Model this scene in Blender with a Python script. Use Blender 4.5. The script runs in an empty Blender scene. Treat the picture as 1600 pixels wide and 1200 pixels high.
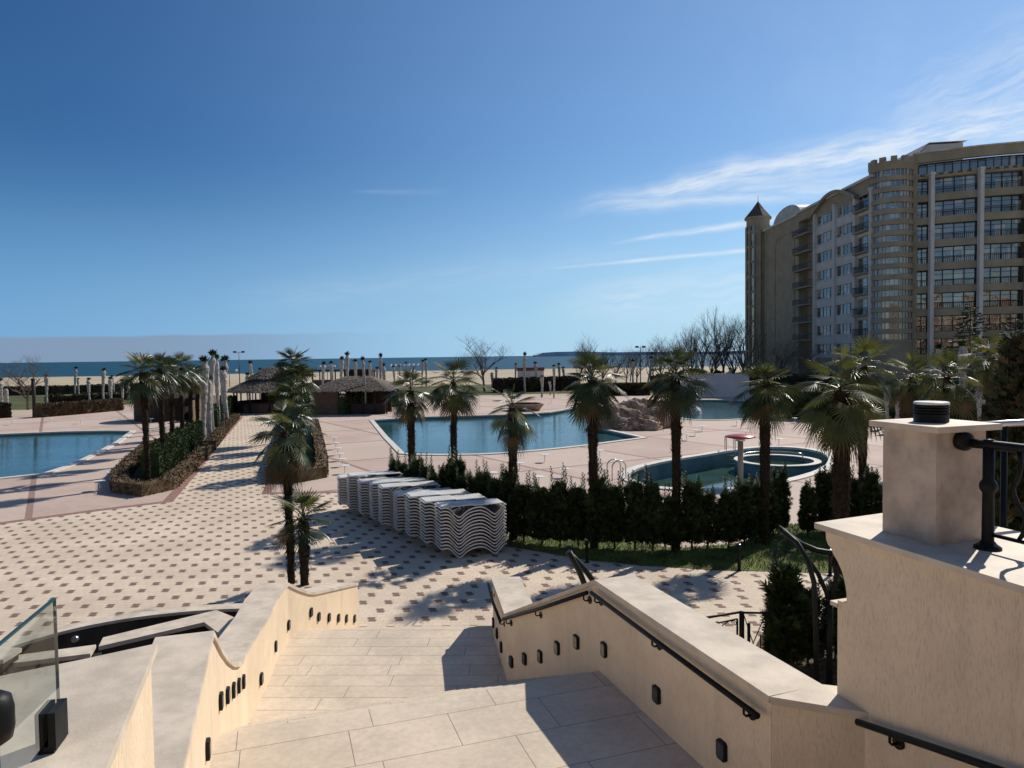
import bpy, math, random
from mathutils import Vector, Matrix, noise
from mathutils.geometry import tessellate_polygon
R = math.radians
scene = bpy.context.scene
COL = scene.collection
rnd = random.Random(7)

# ------------------------------------------------------------------ camera
EYE = 5.8
FPX = 1109.0
PITCH = math.atan(43.7 / FPX)
ROLL = R(0.77)
_f = Vector((0, math.cos(PITCH), -math.sin(PITCH)))
_r0 = Vector((1, 0, 0)); _u0 = Vector((0, math.sin(PITCH), math.cos(PITCH)))
_r = math.cos(ROLL) * _r0 - math.sin(ROLL) * _u0
_u = math.sin(ROLL) * _r0 + math.cos(ROLL) * _u0
cam_d = bpy.data.cameras.new("camera")
cam_d.sensor_width = 36.0
cam_d.lens = 36.0 * FPX / 1600.0
cam_d.clip_start = 0.1
cam_d.clip_end = 90000
cam = bpy.data.objects.new("camera", cam_d)
COL.objects.link(cam)
m = Matrix.Identity(4)
for i in range(3):
    m[i][0] = _r[i]; m[i][1] = _u[i]; m[i][2] = -_f[i]
m[2][3] = EYE
cam.matrix_world = m
scene.camera = cam

# ------------------------------------------------------------------ sun, sky, exposure
SUN_AZ = R(41.0)      # clockwise from +Y
SUN_EL = R(40.0)
sun_dir = Vector((math.sin(SUN_AZ) * math.cos(SUN_EL), math.cos(SUN_AZ) * math.cos(SUN_EL), math.sin(SUN_EL)))
sd = bpy.data.lights.new("sun", 'SUN')
sd.energy = 4.6
sd.angle = R(0.5)
sd.color = (1.0, 0.93, 0.82)
sun = bpy.data.objects.new("sun", sd)
COL.objects.link(sun)
sun.rotation_euler = (-sun_dir).to_track_quat('-Z', 'Y').to_euler()
scene.view_settings.view_transform = 'Standard'
scene.view_settings.look = 'None'
scene.view_settings.exposure = 0.1
scene.view_settings.gamma = 1.0
SKY_STRENGTH = 0.075

world = bpy.data.worlds.new("World")
scene.world = world
world.use_nodes = True


class NT:
    """small node-tree writer"""
    def __init__(self, tree):
        self.t = tree
        tree.nodes.clear()
    def n(self, typ, props=None, **ins):
        nd = self.t.nodes.new(typ)
        for k, v in (props or {}).items():
            setattr(nd, k, v)
        for k, v in ins.items():
            key = int(k[1:]) if k[0] == '_' and k[1:].isdigit() else k.replace('__', ' ')
            self.set(nd.inputs[key], v)
        return nd
    def set(self, sock, v):
        if isinstance(v, bpy.types.NodeSocket):
            self.t.links.new(v, sock)
        elif isinstance(v, bpy.types.Node):
            self.t.links.new(v.outputs[0], sock)
        else:
            if isinstance(v, (tuple, list)) and len(v) == 3 and sock.type == 'RGBA':
                v = (*v, 1)
            sock.default_value = v
    def m(self, op, a, b=0.0, c=0.0):
        return self.n('ShaderNodeMath', {'operation': op}, _0=a, _1=b, _2=c).outputs[0]
    def mix(self, fac, a, b):
        nd = self.n('ShaderNodeMix', {'data_type': 'RGBA'})
        self.set(nd.inputs['Factor'], fac)
        self.set(nd.inputs[6], a if not (isinstance(a, tuple) and len(a) == 3) else (*a, 1))
        self.set(nd.inputs[7], b if not (isinstance(b, tuple) and len(b) == 3) else (*b, 1))
        return nd.outputs[2]
    def ramp(self, fac, lo, hi):
        nd = self.n('ShaderNodeMapRange', {'clamp': True, 'interpolation_type': 'SMOOTHSTEP'})
        self.set(nd.inputs[0], fac)
        nd.inputs[1].default_value = lo; nd.inputs[2].default_value = hi
        return nd.outputs[0]
    def noise(self, vec, scale, detail=3, rough=0.55, out=0):
        nd = self.n('ShaderNodeTexNoise', None, Scale=scale, Detail=detail, Roughness=rough)
        if vec is not None:
            self.set(nd.inputs['Vector'], vec)
        return nd.outputs[out]


w = NT(world.node_tree)
sky = w.n('ShaderNodeTexSky', {'sky_type': 'NISHITA', 'sun_disc': False})
sky.sun_elevation = SUN_EL
sky.sun_rotation = SUN_AZ
sky.altitude = 20
sky.air_density = 1.0
sky.dust_density = 0.2
sky.ozone_density = 2.2
tc = w.n('ShaderNodeTexCoord')
sx = w.n('ShaderNodeSeparateXYZ', None, Vector=tc.outputs['Generated'])
X, Y, Z = sx.outputs
Yc = w.m('MAXIMUM', Y, 0.05)
U = w.m('DIVIDE', X, Yc)           # gnomonic direction coordinates round north
V = w.m('DIVIDE', Z, Yc)
front = w.ramp(Y, 0.05, 0.2)
uv = w.n('ShaderNodeCombineXYZ', None, X=U, Y=V, Z=0.0)


def streak(u0, v0, u1, v1, wid0, wid1, soft_noise, seed, amt):
    """a wisp of cirrus between two directions of the sky"""
    dx, dy = u1 - u0, v1 - v0
    L = math.hypot(dx, dy); tx, ty = dx / L, dy / L
    a = w.m('ADD', w.m('MULTIPLY', U, tx), w.m('MULTIPLY', V, ty))
    a = w.m('DIVIDE', w.m('SUBTRACT', a, u0 * tx + v0 * ty), L)
    wob = w.noise(w.n('ShaderNodeCombineXYZ', None, X=w.m('MULTIPLY', a, L * 3), Y=float(seed), Z=0.0), 3.0, 2)
    p = w.m('ADD', w.m('MULTIPLY', U, -ty), w.m('MULTIPLY', V, tx))
    p = w.m('SUBTRACT', p, -u0 * ty + v0 * tx)
    p = w.m('ADD', p, w.m('MULTIPLY', w.m('SUBTRACT', wob, 0.5), soft_noise))
    wd = w.m('ADD', wid0, w.m('MULTIPLY', a, wid1 - wid0))
    wd = w.m('MAXIMUM', wd, 0.0008)
    q = w.m('DIVIDE', p, wd)
    body = w.m('POWER', 2.718, w.m('MULTIPLY', w.m('MULTIPLY', q, q), -1.0))
    ends = w.m('MULTIPLY', w.ramp(a, 0.0, 0.3), w.m('SUBTRACT', 1.0, w.ramp(a, 0.9, 1.25)))
    st = w.n('ShaderNodeCombineXYZ', None, X=w.m('MULTIPLY', a, L * 7), Y=w.m('MULTIPLY', p, 45.0), Z=float(seed) * 3.1)
    tex = w.ramp(w.noise(st, 1.6, 6, 0.62), 0.30, 0.66)
    tex = w.m('ADD', 0.25, w.m('MULTIPLY', tex, 0.75))
    return w.m('MULTIPLY', w.m('MULTIPLY', w.m('MULTIPLY', body, ends), tex), amt)


def px(x, y):
    d = _f + _r * ((x - 800) / FPX) + _u * ((600 - y) / FPX)
    return d.x / d.y, d.z / d.y


cl = None
for (a, b, w0, w1, sn, seed, amt) in [
        ((840, 338), (1700, 165), 0.010, 0.036, 0.03, 1, 0.85),
        ((880, 330), (1420, 285), 0.008, 0.014, 0.02, 2, 0.6),
        ((1090, 300), (1420, 278), 0.004, 0.010, 0.01, 8, 0.55),
        ((930, 384), (1300, 330), 0.0026, 0.006, 0.008, 3, 0.75),
        ((820, 424), (1330, 375), 0.0020, 0.0038, 0.005, 4, 0.7),
        ((540, 299), (680, 300), 0.002, 0.004, 0.006, 5, 0.08),
        ((820, 480), (1400, 430), 0.02, 0.05, 0.03, 6, 0.35),
        ((1330, 250), (1750, 70), 0.05, 0.09, 0.06, 7, 0.42),
        ((300, 480), (1000, 400), 0.02, 0.02, 0.03, 9, 0.10)]:
    s = streak(*px(*a), *px(*b), w0, w1, sn, seed, amt)
    cl = s if cl is None else w.m('MAXIMUM', cl, s)
veil = w.m('MULTIPLY', w.ramp(w.noise(uv, 2.2, 5, 0.6), 0.42, 0.8), w.m('MULTIPLY', w.ramp(U, 0.1, 0.9), 0.30))
cl = w.m('MULTIPLY', w.m('MAXIMUM', cl, veil), front)
base = sky.outputs[0]
# clean maritime air: deep blue away from the sun, pale blue (not yellow) near the horizon
sdot = w.m('ADD', w.m('ADD', w.m('MULTIPLY', X, sun_dir.x), w.m('MULTIPLY', Y, sun_dir.y)), w.m('MULTIPLY', Z, sun_dir.z))
far = w.ramp(sdot, 0.36, 1.04)
tint = w.mix(far, w.mix(w.ramp(Y, -0.5, 0.3), (0.95, 1.05, 1.15), (0.29, 0.58, 0.87)), (0.98, 1.20, 1.36))
base = w.n('ShaderNodeMix', {'data_type': 'RGBA', 'blend_type': 'MULTIPLY'}, _0=1.0, _6=base, _7=tint).outputs[2]
low = w.m('SUBTRACT', 1.0, w.ramp(Z, -0.03, 0.27))
hor = w.mix(w.ramp(U, -0.85, 0.45), (2.5, 5.3, 9.4), (5.9, 9.1, 11.9))
base = w.mix(w.m('MULTIPLY', w.m('MULTIPLY', low, front), 0.85), base, hor)
col = w.mix(cl, base, (10.0, 10.8, 11.8))
# low mauve-grey cloud bank over the sea to the left
bn = w.noise(w.n('ShaderNodeCombineXYZ', None, X=w.m('MULTIPLY', U, 5.0), Y=0.0, Z=0.0), 2.0, 4)
top = w.m('ADD', 0.031, w.m('MULTIPLY', bn, 0.008))
bank = w.m('SUBTRACT', 1.0, w.ramp(w.m('SUBTRACT', V, top), -0.002, 0.003))
bank = w.m('MULTIPLY', w.m('MULTIPLY', bank, w.m('SUBTRACT', 1.0, w.ramp(U, -0.55, -0.1))), front)
col = w.mix(w.m('MULTIPLY', bank, 0.85), col, (2.9, 3.9, 5.5))
bg = w.n('ShaderNodeBackground', None, Color=col, Strength=SKY_STRENGTH)
wo = w.n('ShaderNodeOutputWorld', None, Surface=bg)


# ------------------------------------------------------------------ pixel -> ground helpers
def ray(x, y):
    return _f + _r * ((x - 800) / FPX) + _u * ((600 - y) / FPX)

def G(x, y, z=0.0):
    d = ray(x, y)
    t = (z - EYE) / d.z
    return Vector((d.x * t, d.y * t, z))

def D(x, y, dist):
    """point at plan distance dist (along +Y)"""
    d = ray(x, y)
    t = dist / d.y
    return Vector((d.x * t, dist, EYE + d.z * t))

_ta = math.atan2(0.316, 0.949)
US = Vector((-0.316, 0.949)); UT = Vector((0.949, 0.316))
def ST(s, t):
    p = US * s + UT * t
    return (p.x, p.y)


# ------------------------------------------------------------------ materials
MATS = {}

def bump(n, h, strength, dist=0.02):
    return n.n('ShaderNodeBump', None, Height=h, Strength=strength, Distance=dist).outputs[0]

def mat(name, col, rough=0.7, var=0.15, scale=3.0, bmp=0.0, bscale=40.0, spec=0.4, metal=0.0, col2=None, stretch=None, trans=0.0):
    if name in MATS:
        return MATS[name]
    M = bpy.data.materials.new(name)
    M.use_nodes = True
    n = NT(M.node_tree)
    tcn = n.n('ShaderNodeTexCoord').outputs['Object']
    vec = tcn
    if stretch:
        vec = n.n('ShaderNodeMapping', None, Vector=tcn, Scale=stretch).outputs[0]
    f = n.noise(vec, scale, 5, 0.6)
    lo = tuple(max(0, c * (1 - var)) for c in col)
    hi = col2 if col2 else tuple(min(1, c * (1 + var)) for c in col)
    c = n.mix(n.ramp(f, 0.3, 0.7), lo, hi)
    p = n.n('ShaderNodeBsdfPrincipled', None, Base__Color=c, Roughness=rough, Metallic=metal)
    p.inputs['Specular IOR Level'].default_value = spec
    if bmp:
        n.set(p.inputs['Normal'], bump(n, n.noise(vec, bscale, 4, 0.65), bmp))
    out = p.outputs[0]
    if trans:
        tr = n.n('ShaderNodeBsdfTranslucent', None, Color=c)
        out = n.n('ShaderNodeMixShader', None, _0=trans, _1=p.outputs[0], _2=tr.outputs[0]).outputs[0]
    n.n('ShaderNodeOutputMaterial', None, Surface=out)
    MATS[name] = M
    return M

def slab_mat(name, rot, bw, bh, col, off=(0, 0)):
    M = bpy.data.materials.new(name); M.use_nodes = True
    n = NT(M.node_tree)
    tcn = n.n('ShaderNodeTexCoord').outputs['Object']
    v = n.n('ShaderNodeMapping', None, Vector=tcn, Rotation=(0, 0, rot), Location=(off[0], off[1], 0)).outputs[0]
    br = n.n('ShaderNodeTexBrick', {'offset': 0.37, 'squash': 0.78, 'squash_frequency': 3}, Vector=v, Scale=1.0,
             Color1=(0.0, 0.0, 0.0), Color2=(1, 1, 1), Mortar=(0.5, 0.5, 0.5))
    br.inputs['Mortar Size'].default_value = 0.0055 if bh < .5 else 0.0045
    br.inputs['Mortar Smooth'].default_value = 0.3
    br.inputs['Brick Width'].default_value = bw
    br.inputs['Row Height'].default_value = bh
    big = n.noise(v, 1.1, 6, 0.68)
    fine = n.noise(v, 14.0, 6, 0.7)
    f = n.m('ADD', n.m('MULTIPLY', big, 0.6), n.m('MULTIPLY', fine, 0.4))
    c = n.mix(n.ramp(f, 0.34, 0.66), tuple(k * 0.76 for k in col), tuple(min(1, k * 1.12) for k in col))
    tint = n.mix(n.m('MULTIPLY', br.outputs['Color'], 0.26), c, tuple(k * 0.72 for k in col))
    # pale worn cloudy stains
    stain = n.ramp(n.noise(v, 2.7, 7, 0.75), 0.58, 0.72)
    tint = n.mix(n.m('MULTIPLY', stain, 0.4), tint, (0.70, 0.64, 0.55))
    dark = n.ramp(n.noise(v, 6.0, 8, 0.8), 0.66, 0.8)
    tint = n.mix(n.m('MULTIPLY', dark, 0.42), tint, tuple(k * 0.5 for k in col))
    c = n.mix(n.m('MULTIPLY', br.outputs['Fac'], 0.78), tint, (0.12, 0.095, 0.07))
    p = n.n('ShaderNodeBsdfPrincipled', None, Base__Color=c, Roughness=0.62)
    p.inputs['Specular IOR Level'].default_value = 0.35
    hh = n.m('SUBTRACT', n.m('MULTIPLY', fine, 0.25), br.outputs['Fac'])
    n.set(p.inputs['Normal'], bump(n, hh, 0.35, 0.006))
    n.n('ShaderNodeOutputMaterial', None, Surface=p)
    MATS[name] = M
    return M

def paver_mat():
    M = bpy.data.materials.new('plaza_pavers'); M.use_nodes = True
    n = NT(M.node_tree)
    tcn = n.n('ShaderNodeTexCoord').outputs['Object']
    s = n.n('ShaderNodeSeparateXYZ', None, Vector=tcn)
    x, y = s.outputs[0], s.outputs[1]
    A, B, SH = 0.60, 0.545, 0.09
    row = n.m('FLOOR', n.m('DIVIDE', y, B))
    xs = n.m('SUBTRACT', x, n.m('MULTIPLY', row, SH))
    fx = n.m('SUBTRACT', n.m('FLOORED_MODULO', xs, A), A / 2)
    fy = n.m('SUBTRACT', n.m('FLOORED_MODULO', y, B), B / 2)
    # the two halves of each dark pair have toothed edges like interlocking pavers
    tooth = n.m('MULTIPLY', n.m('SUBTRACT', n.m('PINGPONG', fy, 0.035), 0.0175), 0.9)
    mask = None
    for (cx, cy) in ((-0.022, 0.068), (0.022, -0.068)):
        a = n.m('LESS_THAN', n.m('ABSOLUTE', n.m('SUBTRACT', n.m('ADD', fx, tooth), cx)), 0.088)
        b = n.m('LESS_THAN', n.m('ABSOLUTE', n.m('SUBTRACT', fy, cy)), 0.066)
        k = n.m('MULTIPLY', a, b)
        mask = k if mask is None else n.m('MAXIMUM', mask, k)
    br = n.n('ShaderNodeTexBrick', {'offset': 0.5}, Vector=tcn, Scale=1.0, Color1=(0, 0, 0), Color2=(1, 1, 1), Mortar=(0, 0, 0))
    br.inputs['Mortar Size'].default_value = 0.006
    br.inputs['Brick Width'].default_value = 0.20
    br.inputs['Row Height'].default_value = 0.17
    big = n.noise(tcn, 0.35, 5, 0.65)
    fine = n.noise(tcn, 9.0, 4, 0.7)
    cream = n.mix(n.ramp(big, 0.3, 0.7), (0.56, 0.455, 0.35), (0.70, 0.58, 0.46))
    cream = n.mix(n.m('MULTIPLY', br.outputs['Color'], 0.22), cream, (0.42, 0.33, 0.255))
    red = n.mix(fine, (0.13, 0.082, 0.066), (0.23, 0.15, 0.122))
    c = n.mix(mask, cream, red)
    dirt = n.ramp(n.noise(tcn, 1.7, 7, 0.75), 0.58, 0.75)
    c = n.mix(n.m('MULTIPLY', dirt, 0.25), c, (0.25, 0.2, 0.155))
    c = n.mix(n.m('MULTIPLY', br.outputs['Fac'], 0.35), c, (0.17, 0.13, 0.10))
    p = n.n('ShaderNodeBsdfPrincipled', None, Base__Color=c, Roughness=0.8)
    p.inputs['Specular IOR Level'].default_value = 0.25
    n.set(p.inputs['Normal'], bump(n, n.m('SUBTRACT', n.m('MULTIPLY', fine, 0.3), br.outputs['Fac']), 0.3, 0.008))
    n.n('ShaderNodeOutputMaterial', None, Surface=p)
    return M

def deck_mat():
    M = bpy.data.materials.new('pink_deck_pavers'); M.use_nodes = True
    n = NT(M.node_tree)
    tcn = n.n('ShaderNodeTexCoord').outputs['Object']
    s = n.n('ShaderNodeSeparateXYZ', None, Vector=tcn)
    x, y = s.outputs[0], s.outputs[1]
    br = n.n('ShaderNodeTexBrick', {'offset': 0.5}, Vector=tcn, Scale=1.0, Color1=(0, 0, 0), Color2=(1, 1, 1), Mortar=(0, 0, 0))
    br.inputs['Mortar Size'].default_value = 0.012
    br.inputs['Brick Width'].default_value = 0.42
    br.inputs['Row Height'].default_value = 0.21
    big = n.noise(tcn, 0.16, 5, 0.65)
    c = n.mix(n.ramp(big, 0.3, 0.7), (0.45, 0.335, 0.285), (0.55, 0.43, 0.365))
    c = n.mix(n.m('MULTIPLY', br.outputs['Color'], 0.22), c, (0.33, 0.225, 0.185))
    line = None
    fields = []
    for (ang, sp, off) in ((R(33), 7.2, 1.0), (R(118), 8.5, 3.0)):
        q = n.m('ADD', n.m('MULTIPLY', x, math.cos(ang)), n.m('MULTIPLY', y, math.sin(ang)))
        q = n.m('ADD', q, off + 60 * sp)
        md = n.m('FLOORED_MODULO', q, sp)
        k = n.m('LESS_THAN', md, 0.24)
        line = k if line is None else n.m('MAXIMUM', line, k)
        fields.append(n.m('FLOORED_MODULO', n.m('FLOOR', n.m('DIVIDE', q, sp)), 2.0))
    chk = n.m('FLOORED_MODULO', n.m('ADD', fields[0], fields[1]), 2.0)
    c = n.mix(n.m('MULTIPLY', chk, 0.55), c, (0.55, 0.45, 0.375))
    c = n.mix(n.m('MULTIPLY', line, 0.8), c, (0.235, 0.14, 0.115))
    dirt = n.ramp(n.noise(tcn, 0.9, 7, 0.75), 0.55, 0.75)
    c = n.mix(n.m('MULTIPLY', dirt, 0.25), c, (0.27, 0.2, 0.165))
    c = n.mix(n.m('MULTIPLY', br.outputs['Fac'], 0.3), c, (0.2, 0.14, 0.12))
    p = n.n('ShaderNodeBsdfPrincipled', None, Base__Color=c, Roughness=0.8)
    p.inputs['Specular IOR Level'].default_value = 0.25
    n.n('ShaderNodeOutputMaterial', None, Surface=p)
    return M

def stucco_mat(name, col):
    M = bpy.data.materials.new(name); M.use_nodes = True
    n = NT(M.node_tree)
    tcn = n.n('ShaderNodeTexCoord').outputs['Object']
    v = n.n('ShaderNodeMapping', None, Vector=tcn, Scale=(1, 1, 0.16)).outputs[0]
    scr = n.noise(v, 105.0, 4, 0.7)
    worm = n.ramp(scr, 0.50, 0.72)
    big = n.noise(tcn, 1.3, 6, 0.65)
    run = n.noise(n.n('ShaderNodeMapping', None, Vector=tcn, Scale=(1, 1, 0.12)).outputs[0], 3.0, 5, 0.7)
    c = n.mix(n.ramp(big, 0.3, 0.7), tuple(k * 0.90 for k in col), tuple(min(1, k * 1.05) for k in col))
    c = n.mix(n.m('MULTIPLY', n.ramp(run, 0.52, 0.75), 0.38), c, tuple(k * 0.68 for k in col))
    c = n.mix(n.m('MULTIPLY', worm, 0.42), c, tuple(k * 0.66 for k in col))
    p = n.n('ShaderNodeBsdfPrincipled', None, Base__Color=c, Roughness=0.85)
    p.inputs['Specular IOR Level'].default_value = 0.2
    grain = n.noise(tcn, 160.0, 3, 0.6)
    n.set(p.inputs['Normal'], bump(n, n.m('SUBTRACT', n.m('MULTIPLY', grain, 0.5), worm), 0.5, 0.004))
    n.n('ShaderNodeOutputMaterial', None, Surface=p)
    MATS[name] = M
    return M

def water_mat(name, deep, shallow, rough=0.03, wave=0.12, wscale=1.3, aniso=(1, 1, 1), spec=0.5, foam=False):
    M = bpy.data.materials.new(name); M.use_nodes = True
    n = NT(M.node_tree)
    tcn = n.n('ShaderNodeTexCoord').outputs['Object']
    v = n.n('ShaderNodeMapping', None, Vector=tcn, Scale=aniso).outputs[0]
    f = n.noise(v, 0.12 if not foam else 0.012, 5, 0.6)
    c = n.mix(n.ramp(f, 0.38, 0.66), deep, shallow)
    p = n.n('ShaderNodeBsdfPrincipled', None, Base__Color=c, Roughness=rough, IOR=1.33)
    p.inputs['Specular IOR Level'].default_value = spec
    h = n.m('ADD', n.noise(v, wscale, 3, 0.5), n.m('MULTIPLY', n.noise(v, wscale * 4, 2, 0.5), 0.25))
    n.set(p.inputs['Normal'], bump(n, h, wave, 0.1))
    n.n('ShaderNodeOutputMaterial', None, Surface=p)
    MATS[name] = M
    return M

def glass_mat(name, col, rough=0.03, spec=0.9):
    M = bpy.data.materials.new(name); M.use_nodes = True
    n = NT(M.node_tree)
    g = n.n('ShaderNodeBsdfGlossy', None, Color=(0.9, 0.95, 0.95), Roughness=rough)
    t = n.n('ShaderNodeBsdfTransparent', None, Color=col)
    fr = n.m('MULTIPLY', n.n('ShaderNodeFresnel', None, IOR=1.4).outputs[0], 0.35)
    n.n('ShaderNodeOutputMaterial', None, Surface=n.n('ShaderNodeMixShader', None, _0=fr, _1=t, _2=g))
    MATS[name] = M
    return M


def pane_mat():
    """dark window glass, each pane slightly bowed so that reflections break up"""
    M = bpy.data.materials.new('window_glass'); M.use_nodes = True
    n = NT(M.node_tree)
    tcn = n.n('ShaderNodeTexCoord').outputs['Object']
    f = n.noise(tcn, 0.9, 2)
    c = n.mix(f, (0.012, 0.015, 0.018), (0.05, 0.05, 0.048))
    # drawn curtains show behind some of the panes
    cell = n.n('ShaderNodeVectorMath', {'operation': 'SNAP'}, _0=tcn, _1=(1.12, 1.12, 1.475)).outputs[0]
    wn = n.n('ShaderNodeTexWhiteNoise', None, Vector=cell).outputs[0]
    fold = n.noise(n.n('ShaderNodeMapping', None, Vector=tcn, Scale=(9, 9, 0.3)).outputs[0], 1.0, 2)
    c = n.mix(n.m('GREATER_THAN', wn, 0.74), c, n.mix(fold, (0.20, 0.175, 0.135), (0.34, 0.30, 0.235)))
    p = n.n('ShaderNodeBsdfPrincipled', None, Base__Color=c, Roughness=0.04, IOR=1.9)
    p.inputs['Specular IOR Level'].default_value = 0.9
    n.set(p.inputs['Normal'], bump(n, n.noise(tcn, 0.55, 2), 0.35, 0.12))
    n.n('ShaderNodeOutputMaterial', None, Surface=p)
    return M

M_LAND1 = slab_mat('limestone_slabs_upper', _ta * -1.0, 1.15, 0.575, (0.645, 0.54, 0.42), (0.2, 0.12))
M_LAND2 = slab_mat('limestone_slabs_lower', R(1.5), 1.5, 0.335, (0.645, 0.54, 0.42), (0.3, 0.05))
M_COPE = mat('limestone_coping', (0.565, 0.48, 0.385), 0.6, 0.17, 3.4, 0.12, 60.0, 0.35)
M_PILLAR = mat('limestone_pillar', (0.46, 0.375, 0.305), 0.65, 0.22, 4.5, 0.12, 80.0, 0.3)
M_STUCCO = stucco_mat('cream_render', (0.77, 0.615, 0.44))
M_PLAZA = paver_mat()
M_DECK = deck_mat()
M_REDBAND = mat('red_paver_band', (0.26, 0.15, 0.125), 0.8, 0.25, 6.0, 0.1, 30.0, 0.25)
M_SAND = mat('sand', (0.42, 0.345, 0.245), 0.9, 0.16, 0.06, 0.4, 2.0, 0.15)
M_GRASS = mat('lawn_grass', (0.10, 0.125, 0.028), 0.85, 0.45, 1.3, 0.6, 30.0, 0.2)
M_FARGRASS = mat('dry_lawn', (0.075, 0.085, 0.035), 0.9, 0.3, 0.15, 0.3, 5.0, 0.15)
M_SOIL = mat('garden_soil', (0.11, 0.082, 0.058), 0.95, 0.5, 6.0, 0.8, 25.0, 0.1)
M_BLACK = mat('black_iron', (0.008, 0.009, 0.010), 0.5, 0.3, 12.0, 0.05, 90.0, 0.2)
M_GREENIRON = mat('dark_green_iron', (0.010, 0.013, 0.013), 0.5, 0.3, 12.0, 0.05, 90.0, 0.22)
M_LENS = mat('lamp_lens', (0.06, 0.065, 0.065), 0.2, 0.2, 20.0, 0.0, 1.0, 0.5)
M_WHITEPL = mat('white_plastic', (0.66, 0.65, 0.63), 0.42, 0.07, 2.0, 0.0, 1.0, 0.45)
M_SHADEPL = mat('gap_shade_plastic', (0.20, 0.195, 0.19), 0.6, 0.3, 3.0, 0.0, 1.0, 0.3)  # white plastic darkened to paint the shade between stacked loungers
M_WHITEMET = mat('white_metal', (0.72, 0.71, 0.69), 0.4, 0.08, 2.0, 0.0, 1.0, 0.45)
M_STEEL = mat('steel', (0.55, 0.56, 0.57), 0.28, 0.1, 4.0, 0.0, 1.0, 0.5, 0.9)
M_TRUNK = mat('palm_bark', (0.034, 0.025, 0.018), 0.95, 0.5, 14.0, 0.8, 40.0, 0.1)
M_FROND = mat('palm_frond', (0.038, 0.058, 0.016), 0.36, 0.4, 1.5, 0.0, 1.0, 0.5, trans=0.16)
M_FRONDY = mat('palm_frond_young', (0.115, 0.125, 0.022), 0.4, 0.3, 1.5, 0.0, 1.0, 0.5, trans=0.35)
M_FRONDD = mat('palm_frond_dry', (0.105, 0.075, 0.036), 0.7, 0.35, 1.5, 0.0, 1.0, 0.25, trans=0.15)
M_CYP = mat('cypress_foliage', (0.024, 0.042, 0.016), 0.6, 0.45, 2.0, 0.0, 1.0, 0.3, trans=0.1)
M_CYPTIP = mat('cypress_shoot', (0.055, 0.08, 0.030), 0.6, 0.4, 2.0, 0.0, 1.0, 0.3, trans=0.2)
M_STEM = mat('cypress_stem', (0.07, 0.045, 0.028), 0.9, 0.3, 8.0, 0.4, 30.0, 0.1)
M_HEDGE = mat('clipped_hedge', (0.036, 0.055, 0.018), 0.75, 0.5, 2.4, 0.0, 1.0, 0.25, trans=0.1)
M_HEDGEDRY = mat('dry_hedge', (0.115, 0.08, 0.048), 0.85, 0.45, 1.8, 0.0, 1.0, 0.15)
M_HEDGEFAR = mat('winter_hedge', (0.05, 0.042, 0.026), 0.85, 0.4, 1.0, 0.0, 1.0, 0.15)
M_BARE = mat('bare_bark', (0.135, 0.108, 0.09), 0.9, 0.3, 2.0, 0.0, 1.0, 0.15)
M_WRAP = mat('frost_wrap', (0.36, 0.34, 0.315), 0.85, 0.4, 3.5, 0.7, 9.0, 0.2, stretch=(2.2, 2.2, 0.7))
M_THATCH = mat('thatch', (0.145, 0.125, 0.11), 0.95, 0.5, 6.0, 0.9, 14.0, 0.1)
M_WOOD = mat('weathered_planks', (0.125, 0.082, 0.062), 0.85, 0.4, 4.0, 0.4, 20.0, 0.2, stretch=(5, 5, 0.4))
M_REED = mat('tan_reed_screen', (0.23, 0.155, 0.10), 0.9, 0.3, 4.0, 0.5, 20.0, 0.15, stretch=(6, 6, 0.3))
M_DARKWOOD = mat('dark_timber', (0.032, 0.022, 0.018), 0.7, 0.4, 5.0, 0.2, 20.0, 0.3)
M_TILE = mat('pool_tile', (0.10, 0.19, 0.21), 0.35, 0.25, 1.2, 0.08, 25.0, 0.4)
M_RIM = mat('pool_rim', (0.62, 0.58, 0.52), 0.6, 0.12, 2.0, 0.1, 20.0, 0.35)
M_ALGAE = mat('algae_floor', (0.05, 0.06, 0.028), 0.8, 0.5, 1.0, 0.2, 10.0, 0.3, col2=(0.13, 0.13, 0.06))
M_ROCK = mat('brown_boulder', (0.25, 0.165, 0.115), 0.9, 0.4, 1.2, 0.8, 5.0, 0.15, col2=(0.42, 0.31, 0.235))
M_RED = mat('red_paint', (0.36, 0.035, 0.05), 0.35, 0.15, 2.0, 0.0, 1.0, 0.5)
M_HOTEL = mat('hotel_beige', (0.285, 0.245, 0.18), 0.85, 0.14, 0.5, 0.15, 8.0, 0.2)
M_HOTELW = mat('hotel_white', (0.50, 0.485, 0.48), 0.8, 0.08, 0.6, 0.1, 8.0, 0.2)
M_ROOF = mat('roof_tiles', (0.10, 0.075, 0.06), 0.8, 0.3, 3.0, 0.5, 12.0, 0.2)
M_ROOFM = mat('roof_metal', (0.42, 0.40, 0.38), 0.5, 0.2, 1.0, 0.1, 12.0, 0.3)
M_FRAME = mat('window_frame', (0.035, 0.033, 0.032), 0.5, 0.2, 3.0, 0.0, 1.0, 0.4)
M_FRAMEL = mat('light_window_frame', (0.36, 0.36, 0.35), 0.5, 0.1, 3.0, 0.0, 1.0, 0.4)
M_PANE = pane_mat()
M_CURT = mat('cream_curtain', (0.55, 0.47, 0.34), 0.9, 0.2, 1.5, 0.0, 1.0, 0.2)
M_WHITEWALL = mat('white_plaster', (0.52, 0.51, 0.51), 0.85, 0.1, 0.5, 0.1, 10.0, 0.2)
M_DARKSTONE = mat('dark_basin_tiles', (0.045, 0.038, 0.032), 0.45, 0.5, 1.6, 0.1, 10.0, 0.4)
M_HEADLAND = mat('headland_haze', (0.40, 0.50, 0.62), 0.95, 0.2, 0.004, 0.0, 1.0, 0.1)  # pale blue base colour stands in for the haze of distance
M_GLASS = glass_mat('balustrade_glass', (0.80, 0.88, 0.86))
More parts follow.
